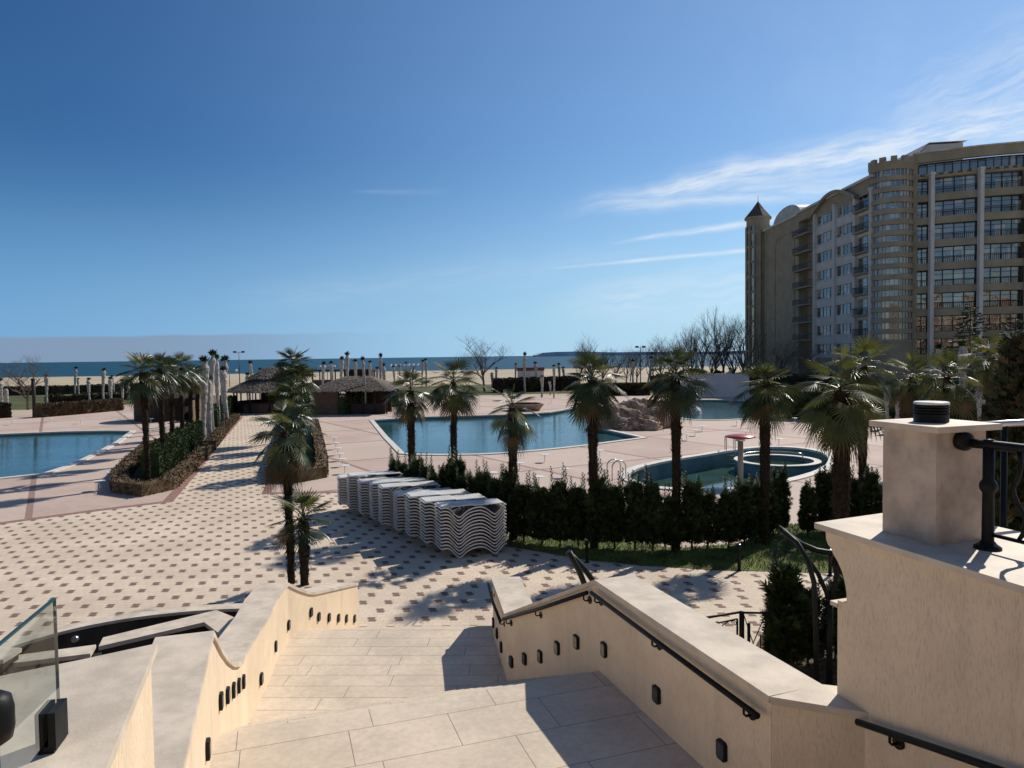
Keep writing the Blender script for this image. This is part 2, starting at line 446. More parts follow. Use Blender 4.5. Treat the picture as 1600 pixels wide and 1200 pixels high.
M_GEDGE = mat('glass_edge', (0.02, 0.06, 0.06), 0.15, 0.1, 3.0, 0.0, 1.0, 0.6)
M_SEA = water_mat('sea_water', (0.004, 0.040, 0.066), (0.008, 0.058, 0.086), 0.42, 0.5, 0.05, (1, 2.6, 1), 0.20, True)
M_FOAM = mat('surf_foam', (0.62, 0.64, 0.64), 0.9, 0.2, 0.1, 0.0, 1.0, 0.2)
M_POOLW = water_mat('pool_water_blue', (0.016, 0.072, 0.085), (0.028, 0.10, 0.115), 0.015, 0.16, 1.1, (0.4, 2.4, 1), 0.42)
M_POOLG = water_mat('pool_water_green', (0.030, 0.055, 0.035), (0.035, 0.095, 0.10), 0.015, 0.03, 0.9, (1, 1.8, 1), 0.5)
M_POOLD = water_mat('pool_water_dark', (0.012, 0.055, 0.055), (0.022, 0.085, 0.08), 0.06, 0.25, 1.5, (1, 1.8, 1), 0.4)


# ------------------------------------------------------------------ mesh writer
class MB:
    def __init__(self):
        self.v = []; self.f = []; self.mi = []; self.sm = []
    def add(self, vs, fs, mi=0, smooth=False):
        o = len(self.v)
        self.v += [tuple(p) for p in vs]
        self.f += [tuple(i + o for i in f) for f in fs]
        self.mi += [mi] * len(fs)
        self.sm += [smooth] * len(fs)
    def box(self, c, s, rz=0.0, mi=0):
        cx, cy, cz = c; hx, hy, hz = s[0] / 2, s[1] / 2, s[2] / 2
        ca, sa = math.cos(rz), math.sin(rz)
        vs = []
        for z in (-hz, hz):
            for (x, y) in ((-hx, -hy), (hx, -hy), (hx, hy), (-hx, hy)):
                vs.append((cx + x * ca - y * sa, cy + x * sa + y * ca, cz + z))
        self.add(vs, [(3, 2, 1, 0), (4, 5, 6, 7), (0, 1, 5, 4), (1, 2, 6, 5), (2, 3, 7, 6), (3, 0, 4, 7)], mi)
    def prism(self, poly, z0, z1, mi=0):
        """poly: list of xy; z0/z1 numbers or lists"""
        k = len(poly)
        z0 = z0 if isinstance(z0, (list, tuple)) else [z0] * k
        z1 = z1 if isinstance(z1, (list, tuple)) else [z1] * k
        area = sum(poly[i][0] * poly[(i + 1) % k][1] - poly[(i + 1) % k][0] * poly[i][1] for i in range(k))
        idx = list(range(k)) if area > 0 else list(range(k))[::-1]
        vs = [(poly[i][0], poly[i][1], z0[i]) for i in idx] + [(poly[i][0], poly[i][1], z1[i]) for i in idx]
        fs = [(i, (i + 1) % k, k + (i + 1) % k, k + i) for i in range(k)]
        if k <= 4:
            fs += [tuple(range(k))[::-1], tuple(range(k, 2 * k))]
        else:
            tri = tessellate_polygon([[Vector((vs[i][0], vs[i][1], 0)) for i in range(k)]])
            for t in tri:
                a, b, c = t
                ar = (vs[b][0] - vs[a][0]) * (vs[c][1] - vs[a][1]) - (vs[c][0] - vs[a][0]) * (vs[b][1] - vs[a][1])
                if ar < 0:
                    b, c = c, b
                fs.append((a + k, b + k, c + k)); fs.append((c, b, a))
        self.add(vs, fs, mi)
    def wallstrip(self, inner, outer, zt, zb, mi=0):
        """closed solid between two xy polylines, tops zt, bottoms zb"""
        k = len(inner)
        zt = zt if isinstance(zt, (list, tuple)) else [zt] * k
        zb = zb if isinstance(zb, (list, tuple)) else [zb] * k
        vs = []
        for i in range(k):
            vs += [(*inner[i], zb[i]), (*outer[i], zb[i]), (*outer[i], zt[i]), (*inner[i], zt[i])]
        fs = []
        for i in range(k - 1):
            a, b = 4 * i, 4 * i + 4
            for j in range(4):
                fs.append((a + j, a + (j + 1) % 4, b + (j + 1) % 4, b + j))
        fs += [(3, 2, 1, 0), tuple(4 * (k - 1) + j for j in range(4))]
        self.add(vs, fs, mi)
    def tube(self, pts, rad, sides=8, mi=0, caps=True, smooth=True):
        pts = [Vector(p) for p in pts]
        k = len(pts)
        rad = rad if isinstance(rad, (list, tuple)) else [rad] * k
        t0 = (pts[1] - pts[0]).normalized()
        ref = Vector((0, 0, 1)) if abs(t0.z) < 0.9 else Vector((1, 0, 0))
        nrm = t0.cross(ref).normalized()
        vs = []
        for i in range(k):
            t = (pts[min(i + 1, k - 1)] - pts[max(i - 1, 0)]).normalized()
            nrm = (nrm - t * nrm.dot(t))
            nrm = nrm.normalized() if nrm.length > 1e-6 else t.orthogonal().normalized()
            b = t.cross(nrm)
            for j in range(sides):
                a = 2 * math.pi * j / sides
                vs.append(pts[i] + (nrm * math.cos(a) + b * math.sin(a)) * rad[i])
        fs = []
        for i in range(k - 1):
            for j in range(sides):
                fs.append((i * sides + j, i * sides + (j + 1) % sides, (i + 1) * sides + (j + 1) % sides, (i + 1) * sides + j))
        self.add(vs, fs, mi, smooth)
        if caps:
            o = len(self.v) - len(vs)
            self.f += [tuple(o + j for j in range(sides))[::-1], tuple(o + (k - 1) * sides + j for j in range(sides))]
            self.mi += [mi, mi]; self.sm += [False, False]
    def lathe(self, c, prof, sides=24, mi=0, smooth=True, a0=0.0, a1=2 * math.pi):
        full = abs(a1 - a0 - 2 * math.pi) < 1e-6
        n = sides if full else sides + 1
        vs = []
        for (r, z) in prof:
            for j in range(n):
                a = a0 + (a1 - a0) * j / sides
                vs.append((c[0] + r * math.cos(a), c[1] + r * math.sin(a), c[2] + z))
        fs = []
        for i in range(len(prof) - 1):
            for j in range(sides):
                j2 = (j + 1) % n
                fs.append((i * n + j, i * n + j2, (i + 1) * n + j2, (i + 1) * n + j))
        self.add(vs, fs, mi, smooth)
    def leaf(self, p, d, s, ln, wd, mi=0):
        """a pointed leaf-size blade"""
        tip = p + d * ln
        mid = p + d * ln * 0.45
        self.add([p, mid + s * wd, tip, mid - s * wd], [(0, 1, 2, 3)], mi)
    def mesh(self, name, mats, off=(0, 0, 0)):
        me = bpy.data.meshes.new(name)
        ox, oy, oz = off
        me.from_pydata([(a - ox, b - oy, c - oz) for (a, b, c) in self.v], [], self.f)
        mats = mats if isinstance(mats, (list, tuple)) else [mats]
        for mm in mats:
            me.materials.append(mm)
        me.polygons.foreach_set('material_index', self.mi)
        me.polygons.foreach_set('use_smooth', self.sm)
        me.update()
        return me
    def build(self, name, mats, parent=None, origin=None):
        """world-space vertices -> object; origin (or the parents' place) becomes its own origin"""
        off = Vector((0, 0, 0))
        if parent is not None:
            p = parent
            while p is not None:
                off += p.location; p = p.parent
            loc = (0, 0, 0)
        else:
            off = Vector(origin) if origin is not None else off
            loc = off
        o = bpy.data.objects.new(name, self.mesh(name, mats, off))
        o.location = loc
        COL.objects.link(o)
        if parent is not None:
            o.parent = parent
        return o
    def local(self, name, mats, parent=None):
        """vertices already local to the parent"""
        o = bpy.data.objects.new(name, self.mesh(name, mats))
        COL.objects.link(o)
        if parent is not None:
            o.parent = parent
        return o


def tag(o, label=None, cat=None, group=None, kind=None):
    if label: o['label'] = label
    if cat: o['category'] = cat
    if group: o['group'] = group
    if kind: o['kind'] = kind
    return o

def thing(name, label, cat, loc=(0, 0, 0), rz=0.0, group=None):
    o = bpy.data.objects.new(name, None)
    o.empty_display_size = 0.3
    COL.objects.link(o)
    o.location = loc; o.rotation_euler = (0, 0, rz)
    return tag(o, label, cat, group)

def dup(root, loc=None, rz=None, label=None, group=None, scale=None):
    kids = {}
    for o in root.children: kids[o] = list(o.children)
    r = root.copy(); COL.objects.link(r)
    if loc is not None: r.location = loc
    if rz is not None: r.rotation_euler = (0, 0, rz)
    if scale is not None: r.scale = scale
    if label: r['label'] = label
    if group: r['group'] = group
    for ch, gs in kids.items():
        c = ch.copy(); COL.objects.link(c); c.parent = r
        for g in gs:
            d = g.copy(); COL.objects.link(d); d.parent = c
    return r

ORD = ['first', 'second', 'third', 'fourth', 'fifth', 'sixth', 'seventh', 'eighth', 'ninth', 'tenth', 'eleventh', 'twelfth',
       'thirteenth', 'fourteenth', 'fifteenth', 'sixteenth', 'seventeenth', 'eighteenth', 'nineteenth', 'twentieth']

def V2(p): return (p[0], p[1])
def smooth_poly(pts, closed=True, it=2):
    pts = [Vector((p[0], p[1])) for p in pts]
    for _ in range(it):
        out = []
        k = len(pts)
        rng = range(k) if closed else range(k - 1)
        if not closed: out.append(pts[0])
        for i in rng:
            a, b = pts[i], pts[(i + 1) % k]
            out += [a * .75 + b * .25, a * .25 + b * .75]
        if not closed: out.append(pts[-1])
        pts = out
    return [(p.x, p.y) for p in pts]

def offset_poly(pts, d, closed=True):
    """positive d = to the left of travel"""
    k = len(pts); out = []
    P = [Vector((p[0], p[1])) for p in pts]
    for i in range(k):
        a = P[i - 1] if (closed or i > 0) else None
        b = P[(i + 1) % k] if (closed or i < k - 1) else None
        ns = []
        for (s, e) in ((a, P[i]), (P[i], b)):
            if s is None or e is None or (e - s).length < 1e-6: continue
            t = (e - s).normalized(); ns.append(Vector((-t.y, t.x)))
        nn = sum(ns, Vector((0, 0)))
        nn = nn.normalized() if nn.length > 1e-6 else ns[0]
        c = max(0.5, nn.dot(ns[0]))
        q = P[i] + nn * (d / c)
        out.append((q.x, q.y))
    return out

def ccw(pts):
    a = sum(pts[i][0] * pts[(i + 1) % len(pts)][1] - pts[(i + 1) % len(pts)][0] * pts[i][1] for i in range(len(pts)))
    return pts if a > 0 else pts[::-1]

def sheet(name, outer, z, mt, holes=(), label=None, kind='structure'):
    loops = [[Vector((p[0], p[1], 0)) for p in outer]] + [[Vector((p[0], p[1], 0)) for p in h] for h in holes]
    flat = [p for l in loops for p in l]
    tris = tessellate_polygon(loops)
    fs = []
    for (a, b, c) in tris:
        A, B, C_ = flat[a], flat[b], flat[c]
        ar = (B.x - A.x) * (C_.y - A.y) - (C_.x - A.x) * (B.y - A.y)
        if abs(ar) < 1e-9: continue
        fs.append((a, b, c) if ar > 0 else (a, c, b))
    b = MB(); b.add([(p.x, p.y, z) for p in flat], fs)
    o = b.build(name, mt)
    o['kind'] = kind
    if label: o['label'] = label
    return o

# ================================================================== THE SETTING
# pools first (their outlines are holes in the deck)
def PX(lst): return [V2(G(x, y)) for (x, y) in lst]

pool_big = ccw(PX([(583, 657), (605, 683), (631, 709)]) + smooth_poly(PX([(650, 710.5), (700, 711), (760, 710), (830, 705), (900, 698), (960, 690)]), False, 1) +
               PX([(1003, 684.5), (960, 675), (925, 668), (930, 655), (950, 645), (960, 637), (925, 634)]) + smooth_poly(PX([(905, 635), (880, 641), (850, 646), (800, 648), (740, 650), (660, 652)]), False, 1))
pool_left = ccw(PX([(-420, 800), (-300, 690), (-150, 684), (0, 679), (100, 675), (170, 673.5), (205, 674), (180, 692), (150, 708), (110, 727), (66, 741), (0, 748)]))
pool_small = ccw(smooth_poly(PX([(978, 745), (990, 735), (1015, 727), (1055, 719), (1100, 712), (1135, 706), (1180, 700), (1230, 699), (1280, 705), (1300, 717), (1285, 734), (1240, 748), (1190, 758), (1120, 765), (1040, 764), (1000, 757)]), True, 2))
pool_back = ccw(smooth_poly(PX([(975, 628), (1030, 626), (1100, 624.5), (1175, 626), (1230, 634), (1235, 645), (1180, 654), (1120, 657), (1070, 656), (1045, 646), (1000, 636)]), True, 2))
HOLES = [pool_big, pool_left, pool_small, pool_back]

# the ground: one sand-coloured sheet out to the shoreline
shore = [G(-900, 601, -1.0), G(-300, 599, -1.0), G(100, 594.5, -1.0), G(400, 588, -1.0), G(800, 579.5, -1.0), G(1150, 569.5, -1.0)]
SHORE_Y = 300
ground_outer = [(-900, -300), (900, -300), (900, 420), (330, 395), (110, 318), (0, 312), (-90, 296), (-190, 280), (-420, 262), (-900, 250)]
sheet('ground', ground_outer, -0.03, M_SAND, [offset_poly(h, -0.02) for h in HOLES], 'pale sand and earth running out to the shoreline')
sea = MB(); sea.add([(-45000, 180, -0.9), (45000, 180, -0.9), (45000, 60000, -0.9), (-45000, 60000, -0.9)], [(0, 1, 2, 3)])
so = sea.build('sea', M_SEA); tag(so, 'deep blue sea out to the horizon', None, None, 'structure')
# beach slope under the edge, so the ground sheet meets the water
sl = MB()
for i in range(3, len(ground_outer) - 1):
    a, b = ground_outer[i], ground_outer[i + 1]
    sl.add([(a[0], a[1], -0.03), (b[0], b[1], -0.03), (b[0], b[1] + 14, -1.4), (a[0], a[1] + 14, -1.4)], [(0, 1, 2, 3)])
tag(sl.build('beach', M_SAND), 'wet edge of the sandy beach sloping into the sea', None, None, 'structure')
fo = MB()
for i in range(3, len(ground_outer) - 1):
    a, b = Vector(ground_outer[i]), Vector(ground_outer[i + 1])
    n_ = max(2, int((b - a).length / 9))
    for off, wid in ((11, 1.6), (24, 1.3), (43, 1.0)):
        for k in range(n_):
            if rnd.random() < 0.45: continue
            p = a.lerp(b, k / n_); q = a.lerp(b, (k + rnd.uniform(.5, 1)) / n_)
            w_ = wid * rnd.uniform(.5, 1.6); o_ = off + rnd.uniform(-3, 3)
            fo.add([(p.x, p.y + o_, -0.85), (q.x, q.y + o_, -0.85), ((p.x + q.x) / 2, (p.y + q.y) / 2 + o_ + w_ * 1.6, -0.85)], [(0, 1, 2)])
tag(fo.build('surf', M_FOAM), 'broken lines of white surf along the shore', None, None, 'stuff')

deck_outer = [(-75, -12), (70, -12), (70, 30)] + [V2(G(1560, 640)), V2(G(1240, 628)), V2(G(1150, 618)), V2(G(1060, 618)), V2(G(960, 616)), V2(G(850, 618)), V2(G(700, 621)), V2(G(600, 632)), V2(G(500, 646)), V2(G(420, 641)),
              V2(G(300, 655)), V2(G(215, 636)), V2(G(60, 645)), V2(G(-200, 656)), (-75, 60)]
sheet('pool_deck', deck_outer, 0.0, M_DECK, HOLES, 'pink paved pool deck crossed by darker bands')

# cream plaza with its path between the planting beds
plaza = PX([(-600, 850), (-200, 829), (0, 818), (140, 799), (262, 784), (300, 742), (337, 696), (377, 651), (400, 643), (428, 645), (428, 700), (424, 757), (416, 771), (535, 769), (600, 800), (700, 826), (786, 854), (842, 863), (921, 877), (994, 884), (1119, 892), (1275, 896), (1420, 897)]) + [(12, 12), (4, 9), (-20, 9), (-40, 12)]
sheet('plaza', plaza, 0.004, M_PLAZA, (), 'cream paved plaza dotted with red brown paver pairs')
def band(name, pts, wd, z, mt, label):
    b = MB()
    L = offset_poly(pts, wd / 2, False); Rr = offset_poly(pts, -wd / 2, False)
    for i in range(len(pts) - 1):
        b.add([(*L[i], z), (*Rr[i], z), (*Rr[i + 1], z), (*L[i + 1], z)], [(3, 2, 1, 0)])
    o = b.build(name, mt); o['kind'] = 'structure'; o['label'] = label
    return o
band('paving_band', PX([(-200, 829), (0, 818), (140, 799), (262, 784), (300, 742), (337, 696), (377, 651)]), 0.42, 0.008, M_REDBAND, 'red brown paver border along the left edge of the plaza')
band('paving_band', PX([(424, 757), (416, 771), (535, 769), (600, 800)]), 0.4, 0.008, M_REDBAND, 'red brown paver border in front of the middle bed')
lawn = PX([(786, 853), (842, 862), (921, 876), (994, 883), (1119, 891), (1275, 895), (1420, 896), (1420, 800), (1290, 810), (1228, 822), (1150, 850), (1056, 857), (940, 838), (860, 836), (780, 838)])
sheet('lawn', lawn, 0.012, M_GRASS, (), 'strip of green lawn in front of the cypress hedge')
sheet('lawn', PX([(-300, 646), (15, 640), (110, 638), (210, 631), (330, 622), (330, 607), (210, 609), (0, 614), (-300, 625)]), 0.012, M_FARGRASS, (), 'dull green lawn beyond the left pool')
sheet('lawn', PX([(620, 622), (700, 618.5), (850, 615), (1000, 613), (1150, 615), (1400, 625), (1400, 592), (1000, 597), (700, 602), (620, 606)]), 0.012, M_FARGRASS, (), 'dull green lawn behind the main pool')
# garden soil beside the stairs
sheet('soil', [(1.2, 9.5), (1.6, 12.6), (4.4, 13.2), (5.2, 14.6), (9.5, 14.4), (9.5, 4.0), (2.0, 4.5)], 0.02, M_SOIL, (), 'shaded garden soil beside the stairs')

# distant headland
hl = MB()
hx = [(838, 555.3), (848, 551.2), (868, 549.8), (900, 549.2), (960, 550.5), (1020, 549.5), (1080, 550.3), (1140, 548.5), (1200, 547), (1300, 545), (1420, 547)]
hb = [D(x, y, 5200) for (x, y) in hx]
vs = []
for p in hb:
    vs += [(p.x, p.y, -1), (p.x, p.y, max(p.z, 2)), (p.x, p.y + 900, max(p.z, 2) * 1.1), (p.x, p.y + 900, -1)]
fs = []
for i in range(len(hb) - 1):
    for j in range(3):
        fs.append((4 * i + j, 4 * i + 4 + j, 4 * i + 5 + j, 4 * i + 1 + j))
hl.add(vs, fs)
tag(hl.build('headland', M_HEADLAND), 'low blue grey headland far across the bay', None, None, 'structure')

# ------------------------------------------------------------------ pools
def pool(name, label, outline, wl, depth, wmat, floor_mat, rim_w=0.34, rim_h=0.06):
    c = sum((Vector((p[0], p[1], 0)) for p in outline), Vector((0, 0, 0))) / len(outline)
    root = thing(name, label, 'pool', (c.x, c.y, 0))
    k = len(outline)
    b = MB()
    for i in range(k):
        p, q = outline[i], outline[(i + 1) % k]
        b.add([(*p, -depth), (*q, -depth), (*q, 0.0), (*p, 0.0)], [(3, 2, 1, 0)])
    b.build('basin_wall', M_TILE, root)
    f = MB()
    tris = tessellate_polygon([[Vector((p[0], p[1], 0)) for p in outline]])
    f.add([(p[0], p[1], -depth) for p in outline], tris)
    f.build('basin_floor', floor_mat, root)
    r = MB()
    out = offset_poly(outline, -rim_w); inn = offset_poly(outline, 0.05)
    for i in range(k):
        j = (i + 1) % k
        vs = [(*out[i], 0.002), (*out[j], 0.002), (*out[j], rim_h), (*out[i], rim_h), (*inn[i], rim_h), (*inn[j], rim_h), (*inn[j], -0.06), (*inn[i], -0.06)]
        r.add(vs, [(0, 1, 2, 3), (3, 2, 5, 4), (4, 5, 6, 7)])
    r.build('coping', M_RIM, root)
    wb = MB(); wb.add([(p[0], p[1], wl) for p in outline], [t if (Vector(outline[t[1]]) - Vector(outline[t[0]])).cross(Vector(outline[t[2]]) - Vector(outline[t[0]])) > 0 else t[::-1] for t in tris])
    return root, wb

r1, wb = pool('swimming_pool', 'large pale blue swimming pool beyond the row of palms', pool_big, -0.22, 1.6, M_POOLW, M_TILE)
tag(wb.build('water', M_POOLW), 'pale blue water of the large middle pool', None, None, 'structure')
r2, wb = pool('swimming_pool', 'long blue pool at the left edge beside the deck', pool_left, -0.16, 1.6, M_POOLW, M_TILE)
tag(wb.build('water', M_POOLW), 'blue water of the left pool', None, None, 'structure')
r3, wb = pool('paddling_pool', 'kidney shaped half empty paddling pool behind the hedge', pool_small, -0.85, 1.0, M_POOLG, M_ALGAE, 0.42)
tag(wb.build('water', M_POOLG), 'greenish shallow water in the kidney pool', None, None, 'structure')
r4, wb = pool('lagoon_pool', 'dark green back pool behind the boulders', pool_back, -0.2, 1.2, M_POOLD, M_TILE)
tag(wb.build('water', M_POOLD), 'dark green water of the back pool', None, None, 'structure')
# round whirlpool ring inside the paddling pool
ctr = (G(1195, 713).x, G(1195, 713).y)
wr = thing('whirlpool', 'round raised whirlpool ring inside the kidney pool', 'whirlpool', (ctr[0], ctr[1], -0.9))
b = MB(); b.lathe((ctr[0] + 0.6, ctr[1] - 0.2, -1.0), [(2.25, 0.0), (2.25, 0.78), (1.95, 0.78), (1.95, 0.2)], 40); b.build('ring_wall', M_TILE, wr)
b = MB(); b.lathe((ctr[0] + 0.6, ctr[1] - 0.2, -0.20), [(2.29, -0.02), (2.29, 0.04), (1.92, 0.04), (1.92, -0.02)], 40, 0, False); b.build('coping', M_RIM, wr)
b = MB(); b.lathe((ctr[0] + 0.6, ctr[1] - 0.2, -0.45), [(1.94, 0.0), (0.0, 0.0)], 40); b.build('inner_water', M_POOLG, wr)
b = MB()
b.tube([(ctr[0] + 0.6 + 1.8 * math.cos(a), ctr[1] - 0.2 + 1.8 * math.sin(a), 0.05) for a in [R(20 + 14 * i) for i in range(11)]], 0.035, 8)
for i in (0, 5, 10):
    a = R(20 + 14 * i); b.tube([(ctr[0] + 0.6 + 1.8 * math.cos(a), ctr[1] - 0.2 + 1.8 * math.sin(a), -0.45), (ctr[0] + 0.6 + 1.8 * math.cos(a), ctr[1] - 0.2 + 1.8 * math.sin(a), 0.05)], 0.03, 6)
b.build('grab_rail', M_STEEL, wr)

# pool ladders
def ladder(pos, rz, label):
    t = thing('pool_ladder', label, 'ladder', pos, rz, 'steel pool ladders')
    for s in (-0.25, 0.25):
        b = MB()
        pts = [(s, -0.75, 0.0), (s, -0.75, 0.62)] + [(s, -0.4 - 0.35 * math.cos(R(a)), 0.62 + 0.28 * math.sin(R(a))) for a in range(20, 181, 20)] + [(s, -0.05, 0.3), (s, 0.02, -0.9)]
        b.tube(pts, 0.03, 8); b.local('rail', M_STEEL, t)
    b = MB()
    for z in (-0.2, -0.45, -0.7):
        b.box((0, 0.02, z), (0.5, 0.09, 0.03))
    b.local('rungs', M_STEEL, t)
    return t
p = G(975, 748); ladder((p.x, p.y, 0.0), R(-70), 'steel ladder at the near left end of the kidney pool')
p = G(1142, 706); ladder((p.x, p.y, 0.0), R(170), 'steel ladder at the far side of the kidney pool')

# red mushroom shower in the paddling pool
p = G(1157, 755)
mp = thing('mushroom_fountain', 'red disc mushroom fountain on a pale pole in the kidney pool', 'fountain', (p.x, p.y, -0.85))
top_z = 5.8 - (681 - 551) / FPX * p.y
b = MB(); b.tube([(p.x, p.y, -0.85), (p.x, p.y, top_z - 0.08)], 0.12, 14); b.build('pole', mat('tan_pole', (.30, .27, .19), .5), mp)
b = MB(); b.lathe((p.x, p.y, top_z - 0.1), [(0.0, 0.0), (0.5, 0.01), (0.66, 0.05), (0.60, 0.11), (0.3, 0.17), (0.0, 0.19)], 32); b.build('disc', M_RED, mp)
b = MB(); b.tube([(p.x, p.y, top_z - 0.22), (p.x, p.y, top_z - 0.09)], 0.2, 14); b.build('collar', M_STEEL, mp)

# ================================================================== STAIRS AND TERRACE
Z_TER, Z_L1, Z_L2 = EYE - 1.65, 2.5, 1.25
st = thing('staircase', 'broad cream limestone staircase with two flights down to the plaza', 'staircase', (0, 8, 0))
b = MB()
b.prism([ST(-3, -0.9), ST(0.0, -0.9), ST(0.0, 3.9), ST(-3, 3.9)], 0.0, Z_TER)
for i in range(10):
    z = Z_TER - 0.15 * (i + 1)
    b.prism([ST(0.33 * i, -0.9), ST(0.33 * (i + 1), -0.9), ST(0.33 * (i + 1), 3.75), ST(0.33 * i, 3.75)], 0.0, z)
b.build('upper_flight', M_LAND1, st)
b = MB()
b.prism([ST(3.3, -0.7), ST(6.62, -0.7), ST(6.62, 3.35), ST(3.3, 3.75)], 0.0, Z_L1 - 0.04)
b.prism([ST(3.3, -0.7), ST(6.65, -0.7), ST(6.65, 3.35), ST(3.3, 3.75)], Z_L1 - 0.04, Z_L1)
b.build('landing', M_LAND1, st)
b = MB()
NS = 8
for i in range(NS - 1):
    z = Z_L1 - (Z_L1 - Z_L2) / NS * (i + 1)
    s0 = 6.62 + 0.335 * i; s1 = s0 + 0.335
    b.prism([ST(s0, -0.7), ST(s1, -0.7), ST(s1, 3.35), ST(s0, 3.35)], 0.0, z - 0.035)
    b.prism([ST(s0, -0.7), ST(s1 + 0.025, -0.7), ST(s1 + 0.025, 3.35), ST(s0, 3.35)], z - 0.035, z)
b.build('middle_flight', M_LAND1, st)
b = MB()
e = 6.62 + 0.335 * (NS - 1)
b.prism([ST(e, -0.75), (-4.1, 11.72), (0.1, 11.72), ST(e, 3.4)], 0.0, Z_L2)
b.build('landing', M_LAND2, st)
b = MB()
for i in range(NS - 1):
    z = Z_L2 - Z_L2 / NS * (i + 1)
    y0 = 11.72 + 0.42 * i
    b.prism([(-4.0, y0), (0.15, y0), (0.15, y0 + 0.42), (-4.0, y0 + 0.42)], 0.0, z - 0.03)
    b.prism([(-4.0, y0), (0.15, y0), (0.15, y0 + 0.445), (-4.0, y0 + 0.445)], z - 0.03, z)
b.build('lower_flight', M_LAND2, st)

def ease(q, p=1.5): return 1 - (1 - q) ** p
def pathz(knots, n=6):
    """knots: (x, y, z, easing to next)"""
    out = []
    for i in range(len(knots) - 1):
        a, c = knots[i], knots[i + 1]
        for j in range(n):
            q = j / n
            qz = ease(q, a[3]) if len(a) > 3 else q
            out.append((a[0] + (c[0] - a[0]) * q, a[1] + (c[1] - a[1]) * q, a[2] + (c[2] - a[2]) * qz))
    out.append(knots[-1][:3])
    return out

def stair_wall(name, label, knots, side, width=0.42, zb=0.0, n=6):
    """side=+1: solid lies to the left of travel"""
    P = pathz(knots, n)
    xy = [(p[0], p[1]) for p in P]; zt = [p[2] for p in P]
    root = thing(name, label, 'wall', (xy[0][0], xy[0][1], 0))
    b = MB()
    b.wallstrip(offset_poly(xy, 0.0, False), offset_poly(xy, side * width, False), [z - 0.05 for z in zt], zb)
    b.build('rendered_wall', M_STUCCO, root)
    b = MB()
    b.wallstrip(offset_poly(xy, -side * 0.022, False), offset_poly(xy, side * (width + 0.022), False), zt, [z - 0.05 for z in zt])
    b.build('coping', M_COPE, root)
    return root, P

def step_light(root, pos, nrm):
    """small recessed lamp; nrm = outward xy normal of the wall face"""
    rz = math.atan2(nrm[1], nrm[0]) + math.pi / 2
    b = MB()
    h = []
    w_, hh, c = 0.055, 0.075, 0.018
    prof = [(-w_ + c, -hh), (w_ - c, -hh), (w_, -hh + c), (w_, hh - c), (w_ - c, hh), (-w_ + c, hh), (-w_, hh - c), (-w_, -hh + c)]
    ca, sa = math.cos(rz), math.sin(rz)
    def tr(x, y, z): return (pos[0] + x * ca - y * sa, pos[1] + x * sa + y * ca, pos[2] + z)
    f0 = [tr(x, 0.01, z) for (x, z) in prof]; f1 = [tr(x, -0.028, z) for (x, z) in prof]
    f2 = [tr(x * 0.78, -0.034, z * 0.82) for (x, z) in prof]
    k = 8
    b.add(f0 + f1 + f2, [(i, (i + 1) % k, k + (i + 1) % k, k + i) for i in range(k)] + [(k + i, k + (i + 1) % k, 2 * k + (i + 1) % k, 2 * k + i) for i in range(k)])
    o = b.build('step_light', M_BLACK, root)
    b2 = MB()
    b2.add([tr(x * 0.78, -0.0335, z * 0.82) for (x, z) in prof], [tuple(range(8))])
    b2.build('lens', M_LENS, o)

def n_right(a, c):
    t = (Vector(c) - Vector(a)).normalized(); return (t.y, -t.x)

LEFT = [(*ST(3.0, -0.585), 3.45), (*ST(6.60, -0.585), 3.45, 1.7), (*ST(9.30, -0.43), 2.22), (-3.49, 9.9, 2.2), (-3.62, 10.6, 2.2), (-3.66, 11.3, 2.2, 1.25), (-3.56, 12.6, 1.62), (-3.36, 15.0, 1.0)]
lw, LP = stair_wall('stair_wall', 'cream rendered stair wall with a dipping stone coping on the left side of the stairs', LEFT, +1)
RIGHT = [(*ST(3.98, 3.17), 3.45), (*ST(6.70, 3.13), 3.45, 1.0), (-0.13, 9.8, 2.2), (-0.36, 11.44, 2.2, 1.0), (-0.2, 15.0, 0.95)]
rw, RP = stair_wall('stair_wall', 'cream rendered stair wall carrying a black handrail on the right side of the stairs', RIGHT, -1)

def along(knots, i, q):
    a, c = Vector(knots[i][:2]), Vector(knots[i + 1][:2])
    return a.lerp(c, q), a, c
# lamps on the left wall (its face looks right)
for i, q, z in [(0, .80, 2.78), (1, .13, 2.66), (1, .30, 2.50), (1, .47, 2.34), (1, .64, 2.18), (1, .81, 2.02),
                (2, .55, 1.52), (3, .75, 1.52), (4, .95, 1.52), (5, .75, 1.36), (6, .02, 1.14), (6, .24, .93), (6, .46, .72), (6, .66, .53), (6, .88, .33)]:
    p, a, c = along(LEFT, i, q)
    step_light(lw, (p.x, p.y, z), n_right(a, c))
b = MB(); b.prism([ST(3.58, 3.62), ST(3.978, 3.172), ST(3.985, 3.59), ST(3.84, 3.62)], 0.0, 3.40); b.build('rendered_wall', M_STUCCO, rw)
b = MB(); b.prism([ST(3.56, 3.61), ST(3.965, 3.15), ST(3.99, 3.612), ST(3.86, 3.80), ST(3.84, 3.61)], 3.40, 3.452); b.build('coping', M_COPE, rw)
for i, q, z in [(0, .20, 2.78), (0, .55, 2.78), (0, .93, 2.78), (1, .17, 2.62), (1, .36, 2.36), (1, .55, 2.06), (1, .74, 1.83), (1, .92, 1.60), (2, .30, 1.52), (2, .62, 1.52), (2, .92, 1.5), (3, .2, 1.1)]:
    p, a, c = along(RIGHT, i, q)
    nr = n_right(a, c); step_light(rw, (p.x, p.y, z), (-nr[0], -nr[1]))

